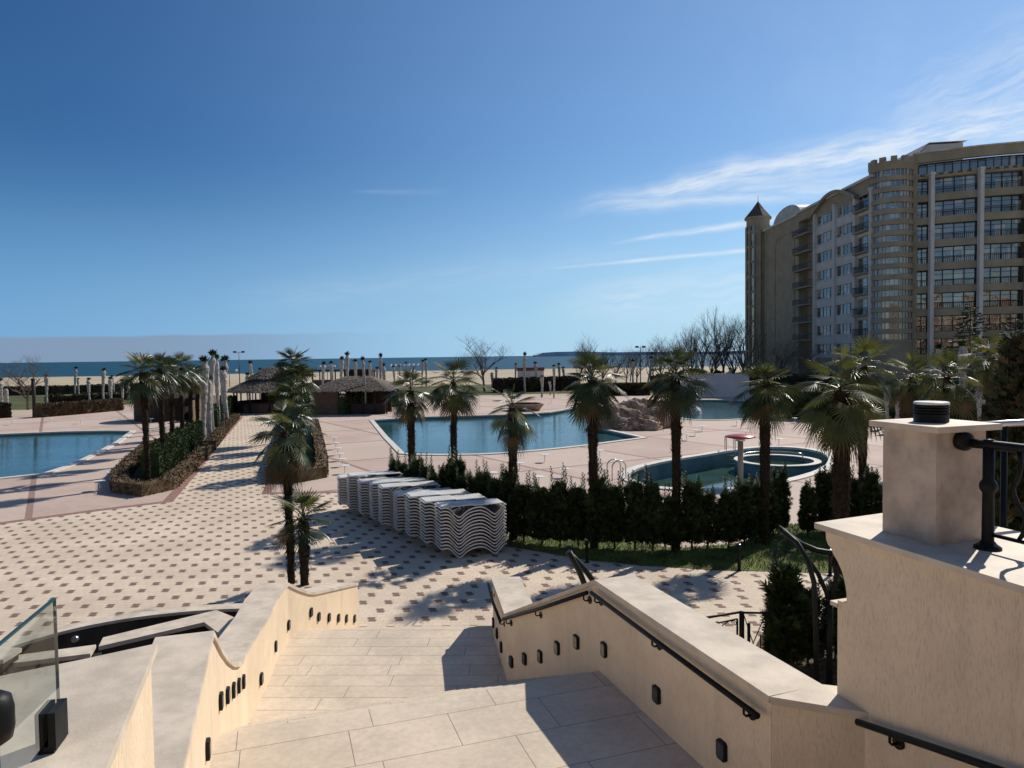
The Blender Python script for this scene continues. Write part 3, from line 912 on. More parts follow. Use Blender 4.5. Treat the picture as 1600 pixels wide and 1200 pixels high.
# handrails on brackets
def handrail(label, pts, bracket_q, nrm, grp='black tube handrails along the stairs'):
    """pts: 3D rail line, nrm: xy direction from the wall to the rail"""
    root = thing('handrail', label, 'handrail', pts[0], 0, grp)
    b = MB(); b.tube(pts, 0.022, 12); b.build('rail', M_BLACK, root)
    P = [Vector(p) for p in pts]
    for q in bracket_q:
        k = q * (len(P) - 1); i = min(int(k), len(P) - 2); p = P[i].lerp(P[i + 1], k - i)
        n3 = Vector((nrm[0], nrm[1], 0))
        wallp = p - n3 * 0.075 + Vector((0, 0, -0.075))
        b = MB()
        b.tube([p + Vector((0, 0, -0.015)), p + Vector((0, 0, -0.06)), p - n3 * 0.02 + Vector((0, 0, -0.078)), wallp], 0.009, 8)
        b.tube([wallp - n3 * 0.004, wallp + n3 * 0.014], 0.04, 16)
        b.build('bracket', M_BLACK, root)
    return root
def rail_pt(s, t, z): p = ST(s, t); return (p[0], p[1], z)
tN = (-UT.x, -UT.y)
handrail('black tube handrail on the level middle stretch of the right stair wall', [rail_pt(4.02, 3.09, 3.30), rail_pt(5.3, 3.075, 3.31), rail_pt(6.66, 3.055, 3.33)], [.06, .55, .97], tN)
handrail('black tube handrail sloping down beside the middle flight', [rail_pt(6.76, 3.05, 3.30), rail_pt(8.0, 2.98, 2.72), rail_pt(9.25, 2.90, 2.16)], [.03, .55, .95], tN)
handrail('short black tube handrail at the foot of the right stair wall', [(-0.21, 9.86, 2.07), (-0.33, 10.6, 2.07), (-0.44, 11.6, 2.05)], [.06, .8], (-0.98, -0.1))
handrail('thick looking black handrail sloping along the terrace wall in the near right corner', [rail_pt(1.6, 3.52, 3.86), rail_pt(2.6, 3.52, 3.62), rail_pt(3.58, 3.52, 3.40)], [.05, .87], tN)

# big terrace parapet wall on the right with its scrolled end
ZP = EYE - 1.2
tw = thing('terrace_wall', 'tall cream terrace wall with a scroll shaped end and stone coping on the right', 'wall', (*ST(3.7, 3.8), 0))
prof = [(-3.0, 0.0), (3.84, 0.0), (3.84, 4.10), (3.80, 4.12), (3.76, 4.14)]
cx, cz, rr = 4.02, 4.20, 0.26
prof += [(3.76, 4.17), (3.775, 4.24), (3.80, 4.31), (3.84, 4.37), (3.885, 4.415), (3.895, 4.445), (3.93, 4.465), (3.95, 4.50), (3.955, ZP - 0.04), (-3.0, ZP - 0.04)]
prof[3] = (3.84, 4.105); prof[2] = (3.84, 4.09); prof[4] = (3.76, 4.11)
b = MB()
k = len(prof)
vs = [(*ST(s, 3.60), z) for (s, z) in prof] + [(*ST(s, 4.55), z) for (s, z) in prof]
tri = tessellate_polygon([[Vector((s, z, 0)) for (s, z) in prof]])
b.add(vs, [(i, (i + 1) % k, k + (i + 1) % k, k + i) for i in range(k)])
for t in tri:
    b.f.append(t); b.f.append(tuple(q + k for q in t[::-1])); b.mi += [0, 0]; b.sm += [False, False]
b.build('rendered_wall', M_STUCCO, tw)
b = MB(); b.prism([ST(-3.0, 3.55), ST(4.03, 3.57), ST(4.12, 4.62), ST(-3.0, 4.62)], ZP - 0.04, ZP); b.build('coping', M_COPE, tw)
b = MB(); b.prism([ST(3.835, 3.592), ST(3.90, 3.592), ST(3.90, 4.5), ST(3.835, 4.5)], 4.055, 4.085); b.build('ledge', M_COPE, tw)
# the terrace floor behind the parapet, where the camera stands
b = MB(); b.prism([ST(-3.02, -8), ST(-3.02, 9), ST(-9, 9), ST(-9, -8)], 0, Z_TER - 0.002)
tag(b.build('terrace', M_LAND1), 'stone terrace at the head of the stairs', None, None, 'structure')

# pillar on the coping
pl = thing('pillar', 'square limestone pillar with a flat cap standing on the terrace wall', 'pillar', (*ST(3.48, 4.03), ZP))
b = MB(); b.prism([ST(3.28, 3.82), ST(3.68, 3.82), ST(3.68, 4.23), ST(3.28, 4.23)], ZP, ZP + 0.70)
b.prism([ST(3.272, 3.812), ST(3.31, 3.812), ST(3.31, 3.85), ST(3.272, 3.85)], ZP, ZP + 0.70)
b.build('shaft', M_PILLAR, pl)
b = MB(); b.prism([ST(3.22, 3.76), ST(3.74, 3.76), ST(3.74, 4.29), ST(3.22, 4.29)], ZP + 0.70, ZP + 0.738); b.build('cap', M_COPE, pl)
vp = ST(3.50, 4.03)
vt = thing('vent_cowl', 'round black louvred lamp cowl standing on the pillar cap', 'lamp', (vp[0], vp[1], ZP + 0.738))
b = MB()
b.lathe((vp[0], vp[1], ZP + 0.738), [(0.102, 0), (0.102, 0.052), (0.095, 0.056), (0.085, 0.056), (0.085, 0.118), (0.0, 0.118)], 32, 0, False); b.build('body', M_BLACK, vt)
for i in range(3):
    b = MB(); b.lathe((vp[0], vp[1], ZP + 0.738 + 0.066 + 0.018 * i), [(0.085, 0.0), (0.104, -0.004), (0.104, 0.004), (0.085, 0.008)], 32, 0, False); b.build('louvre', M_BLACK, vt)
b = MB(); b.lathe((vp[0], vp[1], ZP + 0.738 + 0.114), [(0.086, 0.0), (0.104, 0.0), (0.104, 0.012), (0.098, 0.016), (0.0, 0.016)], 32, 0, False); b.build('lid', M_STEEL, vt)

# wrought iron railing beside the pillar
rl = thing('iron_railing', 'black wrought iron railing with wavy balusters beside the pillar', 'railing', (*ST(3.12, 4.08), ZP))
pb = ST(3.12, 4.05)
b = MB()
b.lathe((pb[0], pb[1], ZP), [(0.075, 0), (0.075, 0.012), (0.05, 0.03), (0.034, 0.05), (0.032, 0.34), (0.046, 0.36), (0.05, 0.38), (0.046, 0.40), (0.032, 0.42), (0.032, 0.66), (0.0, 0.665)], 16)
b.build('post', M_BLACK, rl)
def rs(s, t, z): p = ST(s, t); return (p[0], p[1], z)
b = MB(); b.tube([rs(3.20, 4.02, ZP + 0.63), rs(3.1, 4.05, ZP + 0.63), rs(2.2, 4.07, ZP + 0.63), rs(-1.0, 4.1, ZP + 0.63)], 0.028, 12); b.build('top_rail', M_BLACK, rl)
b = MB()
c0 = Vector(rs(3.24, 4.0, ZP + 0.64)); dn = Vector((UT.x * .35 + US.x, UT.y * .35 + US.y, 0)).normalized()
b.tube([c0 - dn * 0.03, c0 - dn * 0.012, c0 + dn * 0.03], [0.03, 0.058, 0.058], 20); b.build('wall_rosette', M_BLACK, rl)
b = MB(); b.tube([rs(3.12, 4.05, ZP + 0.09), rs(-1.0, 4.1, ZP + 0.09)], 0.012, 8); b.build('bottom_rail', M_BLACK, rl)
for i in range(12):
    s = 2.94 - 0.15 * i
    sg = 1 if i % 2 else -1
    pts = []
    for j in range(13):
        q = j / 12
        pts.append(rs(s + sg * 0.028 * math.sin(q * math.pi * 3.0), 4.055 + 0.03 * math.sin(q * math.pi * 2), ZP + 0.09 + 0.52 * q))
    b = MB(); b.tube(pts, [0.010 + 0.006 * abs(math.sin(j * 0.9)) for j in range(13)], 8); b.build('baluster', M_BLACK, rl)
# a second run seen just behind, with a bright top
r2_ = thing('iron_railing', 'grey topped railing seen just behind the pillar', 'railing', (*ST(3.4, 5.1), 0))
b = MB(); b.tube([rs(3.75, 4.52, ZP + 0.66), rs(3.75, 5.3, ZP + 0.66), rs(3.7, 6.6, ZP + 0.66)], 0.026, 10); b.build('top_rail', M_STEEL, r2_)
for i in range(4):
    b = MB(); b.tube([rs(3.75, 4.52 + 0.5 * i, 0 if i else ZP - 0.1), rs(3.75, 4.52 + 0.5 * i, ZP + 0.66)], 0.022, 8); b.build('post', M_BLACK, r2_)

# left terrace parapet, its broad coping and the glass balustrade on it
lt = thing('terrace_wall', 'low cream terrace wall with a broad pale coping in the near left corner', 'wall', (*ST(2.0, -1.0), 0))
ZQ = EYE - 1.33
poly = [ST(-1.0, -0.56), ST(3.55, -0.56), V2(G(224, 1009, ZQ)), V2(G(120, 1032, ZQ)), V2(G(0, 1056, ZQ)), V2(G(-200, 1105, ZQ)), (-3.2, -0.5)]
pc = [Vector(p) for p in poly]
poly_in = [ST(-1.0, -0.585), ST(3.50, -0.585)] + [V2(G(x, y + 6, ZQ)) for (x, y) in ((120, 1032), (0, 1056), (-200, 1105))] + [(-3.15, -0.5)]
cop = [ST(-1.0, -0.56)] + [ST(3.66, -0.56)] + [V2(G(120, 1032, ZQ)), V2(G(0, 1056, ZQ)), V2(G(-200, 1105, ZQ)), (-3.2, -0.5)]
wal = [ST(-1.0, -0.585)] + [ST(3.63, -0.585)] + [V2(G(118, 1036, ZQ)), V2(G(0, 1060, ZQ)), V2(G(-196, 1108, ZQ)), (-3.15, -0.5)]
b = MB(); b.prism(wal, 0.0, ZQ - 0.04); b.build('rendered_wall', M_STUCCO, lt)
b = MB(); b.prism(cop, ZQ - 0.04, ZQ); b.build('coping', M_COPE, lt)
g0 = G(84, 1163, ZQ); gd = Vector((0.23, -0.973, 0)).normalized()
gl = thing('glass_balustrade', 'clear frameless glass balustrade panel in the near left corner', 'balustrade', (g0.x, g0.y, ZQ))
ga = Vector((g0.x, g0.y, 0)) - gd * 0.05
ztop = EYE - (941 - 565.5) / FPX * ga.y * 1.0
nn = Vector((-gd.y, gd.x, 0))
b = MB()
A0, A1 = ga + nn * 0.006, ga + gd * 1.9 + nn * 0.006
B0, B1 = ga - nn * 0.006, ga + gd * 1.9 - nn * 0.006
b.add([(A0.x, A0.y, ZQ + 0.05), (A1.x, A1.y, ZQ + 0.05), (A1.x, A1.y, ztop), (A0.x, A0.y, ztop)], [(0, 1, 2, 3)])
b.build('pane', M_GLASS, gl)
b = MB()
e0 = ga - gd * 0.004
b.box((e0.x, e0.y, (ZQ + 0.05 + ztop) / 2), (0.009, 0.006, ztop - ZQ - 0.05), math.atan2(gd.y, gd.x) + math.pi / 2)
mid = ga + gd * 0.95
b.box((mid.x, mid.y, ztop + 0.003), (1.9, 0.012, 0.006), math.atan2(gd.y, gd.x))
b.build('edge', M_GEDGE, gl)
b = MB()
cl0 = ga + gd * 0.06
rz_ = math.atan2(gd.y, gd.x)
for sd_ in (-1, 1):
    q = cl0 + nn * sd_ * 0.019
    b.box((q.x, q.y, ZQ + 0.075), (0.11, 0.024, 0.13), rz_)
b.box((cl0.x, cl0.y, ZQ + 0.012), (0.11, 0.05, 0.024), rz_)
b.build('clamp', M_BLACK, gl)
b = MB()
q = cl0 + nn * 0.0
b.box((q.x - gd.x * .062, q.y - gd.y * .062, ZQ + 0.07), (0.006, 0.014, 0.10), rz_); b.build('clamp_strip', M_STEEL, gl)
# dark round knob just inside the left edge
kp = D(-13, 1124, 1.5)
kb = thing('round_knob', 'dark rounded knob cut off by the left edge of the picture', 'lamp', (kp.x, kp.y, ZQ))
b = MB(); b.lathe((kp.x, kp.y, kp.z), [(0.0, 0.06), (0.02, 0.057), (0.037, 0.045), (0.042, 0.02), (0.042, -0.02), (0.037, -0.045), (0.02, -0.057), (0.0, -0.06)], 24); b.build('head', M_BLACK, kb)
b = MB(); b.tube([(kp.x, kp.y, ZQ), (kp.x, kp.y, kp.z - 0.05)], 0.012, 8); b.build('stem', M_BLACK, kb)

# fountain basin left of the stairs: curved rim, dark tiles, low angular walls
fb = thing('fountain_basin', 'empty curved fountain basin with dark tiles and a pale rim left of the stairs', 'fountain', (-9, 12, 0))
ZR = 0.55
rim_o = smooth_poly(PX([(-300, 1120), (-120, 1052), (0, 1006), (100, 977), (200, 958), (300, 947), (372, 943), (420, 943)]), False, 2)
def lift(pts, f): return [(p[0] * f, p[1] * f) for p in pts]
ff = (EYE - ZR) / EYE
rim_o = lift(rim_o, ff)
rim_i = offset_poly(rim_o, -0.27, False)
b = MB(); b.wallstrip(rim_o, rim_i, ZR - 0.06, 0.0); b.build('basin_wall', M_DARKSTONE, fb)
b = MB(); b.wallstrip(offset_poly(rim_o, 0.03, False), offset_poly(rim_i, -0.03, False), ZR, ZR - 0.06); b.build('rim', M_COPE, fb)
# basin sinks below the rim on the near side
b = MB()
fl = rim_i + [(-3.7, 10.0), (-3.4, 6.0), (-8.0, 4.0), (-14, 6.0)]
k = len(fl); tr_ = tessellate_polygon([[Vector((p[0], p[1], 0)) for p in fl]])
b.add([(p[0], p[1], 0.03) for p in fl], [t if (Vector(fl[t[1]]) - Vector(fl[t[0]])).cross(Vector(fl[t[2]]) - Vector(fl[t[0]])) > 0 else t[::-1] for t in tr_]); b.build('floor', M_DARKSTONE, fb)
b = MB(); sp = D(118, 998, 13.6); b.lathe((0, 0, 0), [(0, 0)] * 2, 3) if False else None
b.tube([(sp.x, sp.y + 0.02, sp.z), (sp.x, sp.y - 0.05, sp.z)], 0.06, 14); b.build('spout', M_STEEL, fb)
def low_wall(label, top_px, z, wall_mat=M_DARKSTONE):
    pts = [V2(G(x, y, z)) for (x, y) in top_px]
    c = Vector(pts[0])
    t = thing('basin_wall', label, 'wall', (c.x, c.y, 0), 0)
    inn = offset_poly(ccw(pts), 0.03)
    b = MB(); b.prism(inn, 0.031, z - 0.06); b.build('tiled_wall', wall_mat, t)
    b = MB(); b.prism(ccw(pts), z - 0.06, z); b.build('coping', M_COPE, t)
low_wall('angular basin wall with a bent pale coping beside the left stair wall', [(154, 1010), (161, 996), (338, 953), (392, 975), (375, 1012), (352, 997), (319, 972)], 1.75)
low_wall('short low basin wall with a pale coping behind the glass panel', [(12, 1037), (30, 1023), (150, 1007), (141, 1021)], 1.75)
low_wall('stub of pale basin coping at the left edge', [(-60, 1035), (-40, 1010), (34, 1012), (5, 1030)], 1.9)

# ================================================================== SUN LOUNGERS in stacks
def make_lounger():
    t = thing('sun_lounger', 'white plastic sun lounger', 'sun lounger')
    L, W = 1.92, 0.74
    prof = [(0.0, .30), (.05, .31), (.12, .27), (.20, .10), (.25, .015), (.30, .03), (.38, .15), (.47, .225), (.56, .25), (.64, .235), (.72, .15), (.80, .03), (.845, .015), (.90, .10), (.95, .20), (1.0, .27)]
    P = [Vector((q * L, 0, z)) for (q, z) in prof]
    fine = []
    for i in range(len(P) - 1):
        p0 = P[max(i - 1, 0)]; p1 = P[i]; p2 = P[i + 1]; p3 = P[min(i + 2, len(P) - 1)]
        for j in range(3):
            u = j / 3
            fine.append(0.5 * ((2 * p1) + (p2 - p0) * u + (2 * p0 - 5 * p1 + 4 * p2 - p3) * u * u + (3 * p1 - p0 - 3 * p2 + p3) * u ** 3))
    fine.append(P[-1])
    for s in (0.0, W - 0.05):
        b = MB()
        vs = []
        for p in fine:
            for (dy, dz) in ((0, 0), (0.05, 0), (0.05, 0.034), (0, 0.034)):
                vs.append((p.x, s + dy, p.z + dz))
        fs = []
        k = len(fine)
        for i in range(k - 1):
            for j in range(4):
                fs.append((4 * i + j, 4 * i + 4 + j, 4 * i + 4 + (j + 1) % 4, 4 * i + (j + 1) % 4))
        fs += [(0, 1, 2, 3), (4 * k - 1, 4 * k - 2, 4 * k - 3, 4 * k - 4)]
        b.add(vs, fs)
        b.local('side_rail', M_WHITEPL, t)
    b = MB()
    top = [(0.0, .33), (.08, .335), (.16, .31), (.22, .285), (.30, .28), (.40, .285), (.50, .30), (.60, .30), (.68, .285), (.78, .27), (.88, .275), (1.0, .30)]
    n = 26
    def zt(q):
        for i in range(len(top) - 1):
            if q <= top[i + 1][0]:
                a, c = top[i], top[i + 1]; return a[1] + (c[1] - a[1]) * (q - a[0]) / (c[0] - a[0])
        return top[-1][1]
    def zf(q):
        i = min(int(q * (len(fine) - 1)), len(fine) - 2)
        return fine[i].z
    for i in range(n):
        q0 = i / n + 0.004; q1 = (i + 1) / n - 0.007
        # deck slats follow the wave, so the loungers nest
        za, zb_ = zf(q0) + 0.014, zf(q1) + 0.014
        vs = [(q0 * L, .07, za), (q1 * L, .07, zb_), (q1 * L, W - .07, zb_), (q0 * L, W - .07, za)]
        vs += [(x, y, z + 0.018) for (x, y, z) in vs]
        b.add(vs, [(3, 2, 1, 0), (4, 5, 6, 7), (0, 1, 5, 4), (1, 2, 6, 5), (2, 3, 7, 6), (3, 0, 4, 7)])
    b.local('slatted_deck', M_SHADEPL, t)  # slats coloured grey so the gaps look shaded
    for q in (0.0, 1.0):
        b = MB(); b.box((q * (L - .03) + .0 - (.02 if q < .5 else -.05), W / 2, zf(q) + .017), (.03, W, .034)); b.local('end_rail', M_WHITEPL, t)
    return t

def make_backboard(t):
    """raised flat back and seat boards that close the topmost lounger"""
    b = MB()
    b.box((0.48, 0.37, 0.345), (0.94, 0.70, 0.02)); b.box((1.42, 0.37, 0.325), (0.92, 0.70, 0.02))
    for i in range(9): b.box((0.06 + i * 0.105, 0.37, 0.358), (0.075, 0.68, 0.008))
    for i in range(9): b.box((1.0 + i * 0.105, 0.37, 0.338), (0.075, 0.68, 0.008))
    b.local('top_board', M_WHITEPL, t)

L0 = make_lounger()
first_used = False
ax = Vector((.93, .36, 0)).normalized(); wx = Vector((-ax.y, ax.x, 0))
LRZ = math.atan2(ax.y, ax.x)
NLAY, PITCHL = 13, 0.097
stack_names = ['nearest', 'second nearest', 'third nearest', 'fourth nearest', 'fifth nearest', 'fourth farthest', 'third farthest', 'second farthest', 'farthest']
f0 = G(690, 876)
stack_tops = []
for k in range(9):
    base = Vector((f0.x, f0.y, 0)) + Vector((-.545, .80, 0)) * k * 1.0
    base += ax * rnd.uniform(-.05, .05)
    nl = NLAY + (rnd.choice((-1, 0, 0)) if 0 < k < 8 else 0)
    if k == 8: nl = 11
    jz = LRZ + rnd.uniform(-.02, .02)
    for i in range(nl):
        pos = base + ax * rnd.uniform(-.012, .012) + wx * rnd.uniform(-.006, .006) + Vector((0, 0, 0.005 + PITCHL * i))
        pos_word = 'topmost' if i == nl - 1 else ('bottom' if i == 0 else ORD[i] + ' from the bottom')
        lab = f'white plastic sun lounger, {pos_word} of the {stack_names[k]} stack'
        if not first_used:
            L0.location = pos; L0.rotation_euler = (0, 0, jz); L0['label'] = lab; L0['group'] = 'stacked white sun loungers'; o = L0; first_used = True
        else:
            o = dup(L0, pos, jz, lab, 'stacked white sun loungers')
        if i == nl - 1: stack_tops.append(o)
make_backboard(stack_tops[0])
bb = [c for c in stack_tops[0].children if c.name.startswith('top_board')][0]
for o in stack_tops[1:]:
    c = bb.copy(); COL.objects.link(c); c.parent = o

# ================================================================== PALMS
def palm_meshes(seed, nleaf=36, pet=0.5, rad=0.58, hang=0.35, emin=-48, trunk_r=0.11, H=4.5, lean=(0, 0), seg=24, dry=6):
    rg = random.Random(seed)
    cr = MB(); dryb = MB()
    top = Vector((lean[0], lean[1], H))
    n_dry = dry
    for i in range(nleaf + n_dry):
        is_dry = i >= nleaf
        q = i / max(1, nleaf - 1)
        a = i * 2.39996 + rg.uniform(-.25, .25)
        e = R(84) + (R(emin) - R(84)) * (q ** 0.9) + rg.uniform(-.16, .16)
        if is_dry:
            e = R(-58) + rg.uniform(-.3, .35)
        o = top + Vector((0, 0, 0.10 - 0.42 * min(q, 1.15)))
        d = Vector((math.cos(e) * math.cos(a), math.cos(e) * math.sin(a), math.sin(e)))
        lat = Vector((-math.sin(a), math.cos(a), 0))
        pl_ = pet * rg.uniform(.75, 1.2) * (0.75 if q < .15 else 1.0)
        sag = Vector((0, 0, -1)) * pl_ * (0.12 + 0.25 * max(0, math.cos(e)))
        hub = o + d * pl_ + sag * .8
        midp = o + d * pl_ * .5 + sag * .22
        mb = dryb if is_dry else cr
        mi = 0
        if not is_dry:
            r_ = rg.random()
            mi = 1 if (r_ < .30 and q < .35) or r_ < .06 else (2 if (q > .82 and r_ > .55) else 0)
        mb.tube([o, midp, hub], [.014, .011, .009], 4, mi, False)
        fd = (hub - midp).normalized()
        fd = (fd + Vector((0, 0, -hang * (.25 + .9 * min(1, q))))).normalized()
        nrm = lat.cross(fd).normalized()
        if nrm.z < 0 and abs(e) < R(80): nrm = -nrm
        tilt = rg.uniform(-.35, .35)
        lat2 = (lat * math.cos(tilt) + nrm * math.sin(tilt)).normalized()
        nrm2 = lat2.cross(fd).normalized()
        rr_ = rad * rg.uniform(.8, 1.12) * (0.72 if q < .12 else 1)
        spread = R(128) if not is_dry else R(70)
        if q < .12: spread = R(60)
        for j in range(seg):
            ph = -spread + 2 * spread * j / (seg - 1)
            dd = fd * math.cos(ph) + lat2 * math.sin(ph)
            cup = .22 + .12 * math.cos(ph)
            dd = (dd + nrm2 * cup * .5).normalized()
            ln = rr_ * (.72 + .28 * math.cos(ph)) * rg.uniform(.9, 1.06)
            side = dd.cross(nrm2).normalized()
            w1 = ln * .45 * 2 * spread / (seg - 1) * .44
            p0 = hub
            p1 = hub + dd * ln * .45
            drop = Vector((0, 0, -1)) * ln * ((.02 + .16 * rg.random()) * (.5 + q) + (.3 if is_dry else 0))
            p2 = hub + dd * ln * .8 + drop * .35
            p3 = hub + dd * ln + drop
            fold = nrm2 * w1 * .5
            mb.add([p0, p1 + side * w1, p1 + fold, p1 - side * w1, p2 + side * w1 * .62, p2 + fold * .6, p2 - side * w1 * .62, p3],
                   [(0, 1, 2), (0, 2, 3), (1, 4, 5, 2), (2, 5, 6, 3), (4, 7, 5), (5, 7, 6)], mi)
    tr = MB()
    n = 22
    pts, rads = [], []
    for i in range(n + 1):
        q = i / n
        pts.append((lean[0] * q ** 1.4 + rg.uniform(-.012, .012), lean[1] * q ** 1.4 + rg.uniform(-.012, .012), -0.1 + (H + .05) * q))
        rads.append(trunk_r * (.76 + .26 * q if q < .9 else .99 - 2.0 * (q - .9)) * rg.uniform(.9, 1.1))
    tr.tube(pts, rads, 9, 0, True, False)
    for i in range(int(H * 110)):
        q = rg.random() ** .8
        a = rg.uniform(0, 6.28)
        k = q * n; ii = min(int(k), n - 1)
        r_ = rads[ii] * .93
        c = Vector(pts[ii]).lerp(Vector(pts[ii + 1]), k - ii)
        rd = Vector((math.cos(a), math.sin(a), 0)); sd_ = Vector((-math.sin(a), math.cos(a), 0))
        up = Vector((0, 0, 1)) * rg.choice((1, 1, -.7))
        p = c + rd * r_
        tr.leaf(p, (up + rd * rg.uniform(.25, .8)).normalized(), sd_, rg.uniform(.08, .2), rg.uniform(.012, .032))
    return cr, tr, dryb

PALM_FR = [M_FROND, M_FRONDY, M_FRONDD]
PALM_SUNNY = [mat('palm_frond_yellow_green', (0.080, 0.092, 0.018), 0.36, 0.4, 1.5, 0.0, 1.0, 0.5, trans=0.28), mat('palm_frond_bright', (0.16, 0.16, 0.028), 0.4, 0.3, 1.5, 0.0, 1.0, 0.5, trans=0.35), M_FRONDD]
palm_protos = {}
def palm(pos, label, group, seed, H, R_=1.0, trunk_r=0.11, lean=(0, 0), nleaf=30, dry=1, hang=.26, seg=22, proto=None, rz=0, emin=-48, mats=None):
    key = proto
    if key and key in palm_protos:
        src, h0 = palm_protos[key]
        return dup(src, pos, rz, label, group, (R_ / palm_protos[key + 'R'], R_ / palm_protos[key + 'R'], H / h0))
    t = thing('palm_tree', label, 'palm tree', pos, rz, group)
    cr, tr, dr = palm_meshes(seed, nleaf, .52 * R_, .60 * R_, hang, emin, trunk_r, H, lean, seg, dry)
    cr.local('crown', mats or PALM_FR, t); tr.local('trunk', M_TRUNK, t)
    if dry: dr.local('dead_fronds', M_FRONDD, t)
    if key:
        palm_protos[key] = (t, H); palm_protos[key + 'R'] = R_
    return t

def palm_at(bx, by, cy, label, group, seed, **kw):
    p = G(bx, by)
    hor = 556.3 - .0135 * (bx - 800)
    H = EYE - (cy - hor) / FPX * p.y
    return palm(p, label, group, seed, H - .05, **kw)

HG = 'palms along the cypress hedge'
palm_at(645, 800, 606, 'leftmost palm of the hedge row, behind the sun lounger stacks', HG, 11, R_=1.05, trunk_r=.15)
palm_at(711, 815, 592, 'second palm from the left in the hedge row, with a slim trunk', HG, 12, R_=1.08, trunk_r=.12, lean=(0.02, 0))
palm_at(803, 843, 632, 'shortest palm of the hedge row with a thin crown and yellowed fronds', HG, 13, R_=.90, trunk_r=.15, nleaf=20, dry=5)
palm_at(928, 856, 588, 'tall palm with a dense dark crown in the middle of the hedge row', HG, 14, R_=1.08, trunk_r=.15, nleaf=40, hang=.42)
palm_at(1057, 859, 580, 'tall palm with a bright green top just left of the red mushroom', HG, 15, R_=1.04, trunk_r=.15, nleaf=36)
palm_at(1195, 851, 598, 'palm with drooping fronds just right of the red mushroom', HG, 16, R_=1.04, trunk_r=.16, nleaf=33, hang=.35)
palm_at(1313, 952, 602, 'large yellow green palm in front of the terrace wall end', HG, 17, R_=1.15, trunk_r=.20, nleaf=28, dry=2, hang=.2, seg=28, mats=PALM_SUNNY, emin=-62)
# low side fronds of that palm hang beside its trunk
palm_at(1347, 800, 566, 'dark glossy palm standing behind the large yellow green palm', 'palms on the right by the hotel', 18, R_=1.35, trunk_r=.17, nleaf=25, mats=PALM_SUNNY)
palm_at(1425, 740, 586, 'middle palm between the large yellow green palm and the pillar', 'palms on the right by the hotel', 19, R_=1.5, trunk_r=.17, nleaf=25, mats=PALM_SUNNY)
palm_at(1478, 760, 585, 'spreading palm seen straight above the lamp cowl on the pillar', 'palms on the right by the hotel', 20, R_=1.45, trunk_r=.17, nleaf=25, mats=PALM_SUNNY)
palm_at(1545, 740, 556, 'palm crown beside the brown green shrub tree at the right edge', 'palms on the right by the hotel', 21, R_=1.5, trunk_r=.16, nleaf=25, mats=PALM_SUNNY)

palm_at(456, 911, 668, 'slim leaning palm with a long skirt of dead fronds on the plaza', 'palms on the plaza', 31, R_=.98, trunk_r=.115, lean=(-.12, .1), nleaf=17, dry=10, hang=.25, emin=-30)
palm_at(476, 914, 806, 'dwarf palm with a stout trunk beside the slim leaning palm', 'palms on the plaza', 32, R_=.86, trunk_r=.135, nleaf=24, dry=0, hang=.12, emin=-8)

BG = 'palms in the left planting bed'
for i, (bx, by, cy, lab, rr_) in enumerate([
        (232, 757, 578, 'nearest palm of the left planting bed, leaning over the deck', 1.28),
        (256, 736, 572, 'second nearest palm of the left planting bed', 1.2),
        (271, 720, 578, 'third nearest palm of the left planting bed', 1.2),
        (286, 706, 572, 'fourth nearest palm of the left planting bed', 1.3),
        (299, 694, 583, 'fifth nearest palm of the left planting bed, beside the wrapped trunks', 1.15),
        (309, 683, 590, 'farthest palm of the left planting bed, half hidden by wrapped trunks', 1.1)]):
    palm_at(bx, by, cy, lab, BG, 41 + i, R_=rr_, trunk_r=.15, lean=(-.1 + .04 * i, 0), nleaf=30, dry=1, seg=20)
CGp = 'palms in the middle planting bed'
for i, (bx, by, cy, lab, rr_) in enumerate([
        (457, 742, 648, 'low palm at the front of the middle planting bed', 1.3),
        (462, 716, 614, 'middle palm of the stacked group in the middle planting bed', 1.5),
        (460, 690, 568, 'tallest dense palm of the middle planting bed', 1.7),
        (468, 700, 592, 'palm tucked under the tallest one in the middle planting bed', 1.6)]):
    palm_at(bx, by, cy, lab, CGp, 61 + i, R_=rr_, trunk_r=.16, nleaf=40, dry=4, seg=20, hang=.5)

# wrapped palm trunks: winter fleece round the tied-up crowns
WR = {}
def wrapped_proto(key, seed, tw_=1.0):
    rg = random.Random(seed)
    t = thing('wrapped_palm', 'palm wrapped in pale fleece', 'palm tree', (0, 0, 0), 0)
    b = MB(); n = 26; H = 6.0
    pts, rads = [], []
    bend = rg.uniform(-.25, .25); ph = rg.uniform(0, 6)
    for i in range(n + 1):
        q = i / n
        pts.append((bend * q * q + .05 * math.sin(4 * q + ph), .04 * math.cos(5 * q + ph), (H - .35) * q - .05))
        base = .145 + .16 * max(0, (q - .45) / .55) ** .8
        if q > .95: base *= .6
        rads.append(tw_ * base * rg.uniform(.84, 1.16))
    b.tube(pts, rads, 10, 0, True, False)
    b.local('wrapped_trunk', M_WRAP, t)
    c = MB(); top = Vector(pts[-1])
    for i in range(110):
        a = rg.uniform(0, 6.28); e = rg.uniform(.1, 1.5)
        d = Vector((math.cos(e) * math.cos(a), math.cos(e) * math.sin(a), math.sin(e)))
        s = d.cross(Vector((rg.random(), rg.random(), rg.random()))).normalized()
        c.leaf(top + Vector((rg.uniform(-.12, .12), rg.uniform(-.12, .12), rg.uniform(-.1, .15))), d, s, rg.uniform(.25, .48) * tw_, .05 * tw_)
    c.local('leaf_tuft', M_CYP, t)
    WR[key] = [t, False]
for i in range(5): wrapped_proto(i, 90 + i, 1.0 if i < 3 else .8)
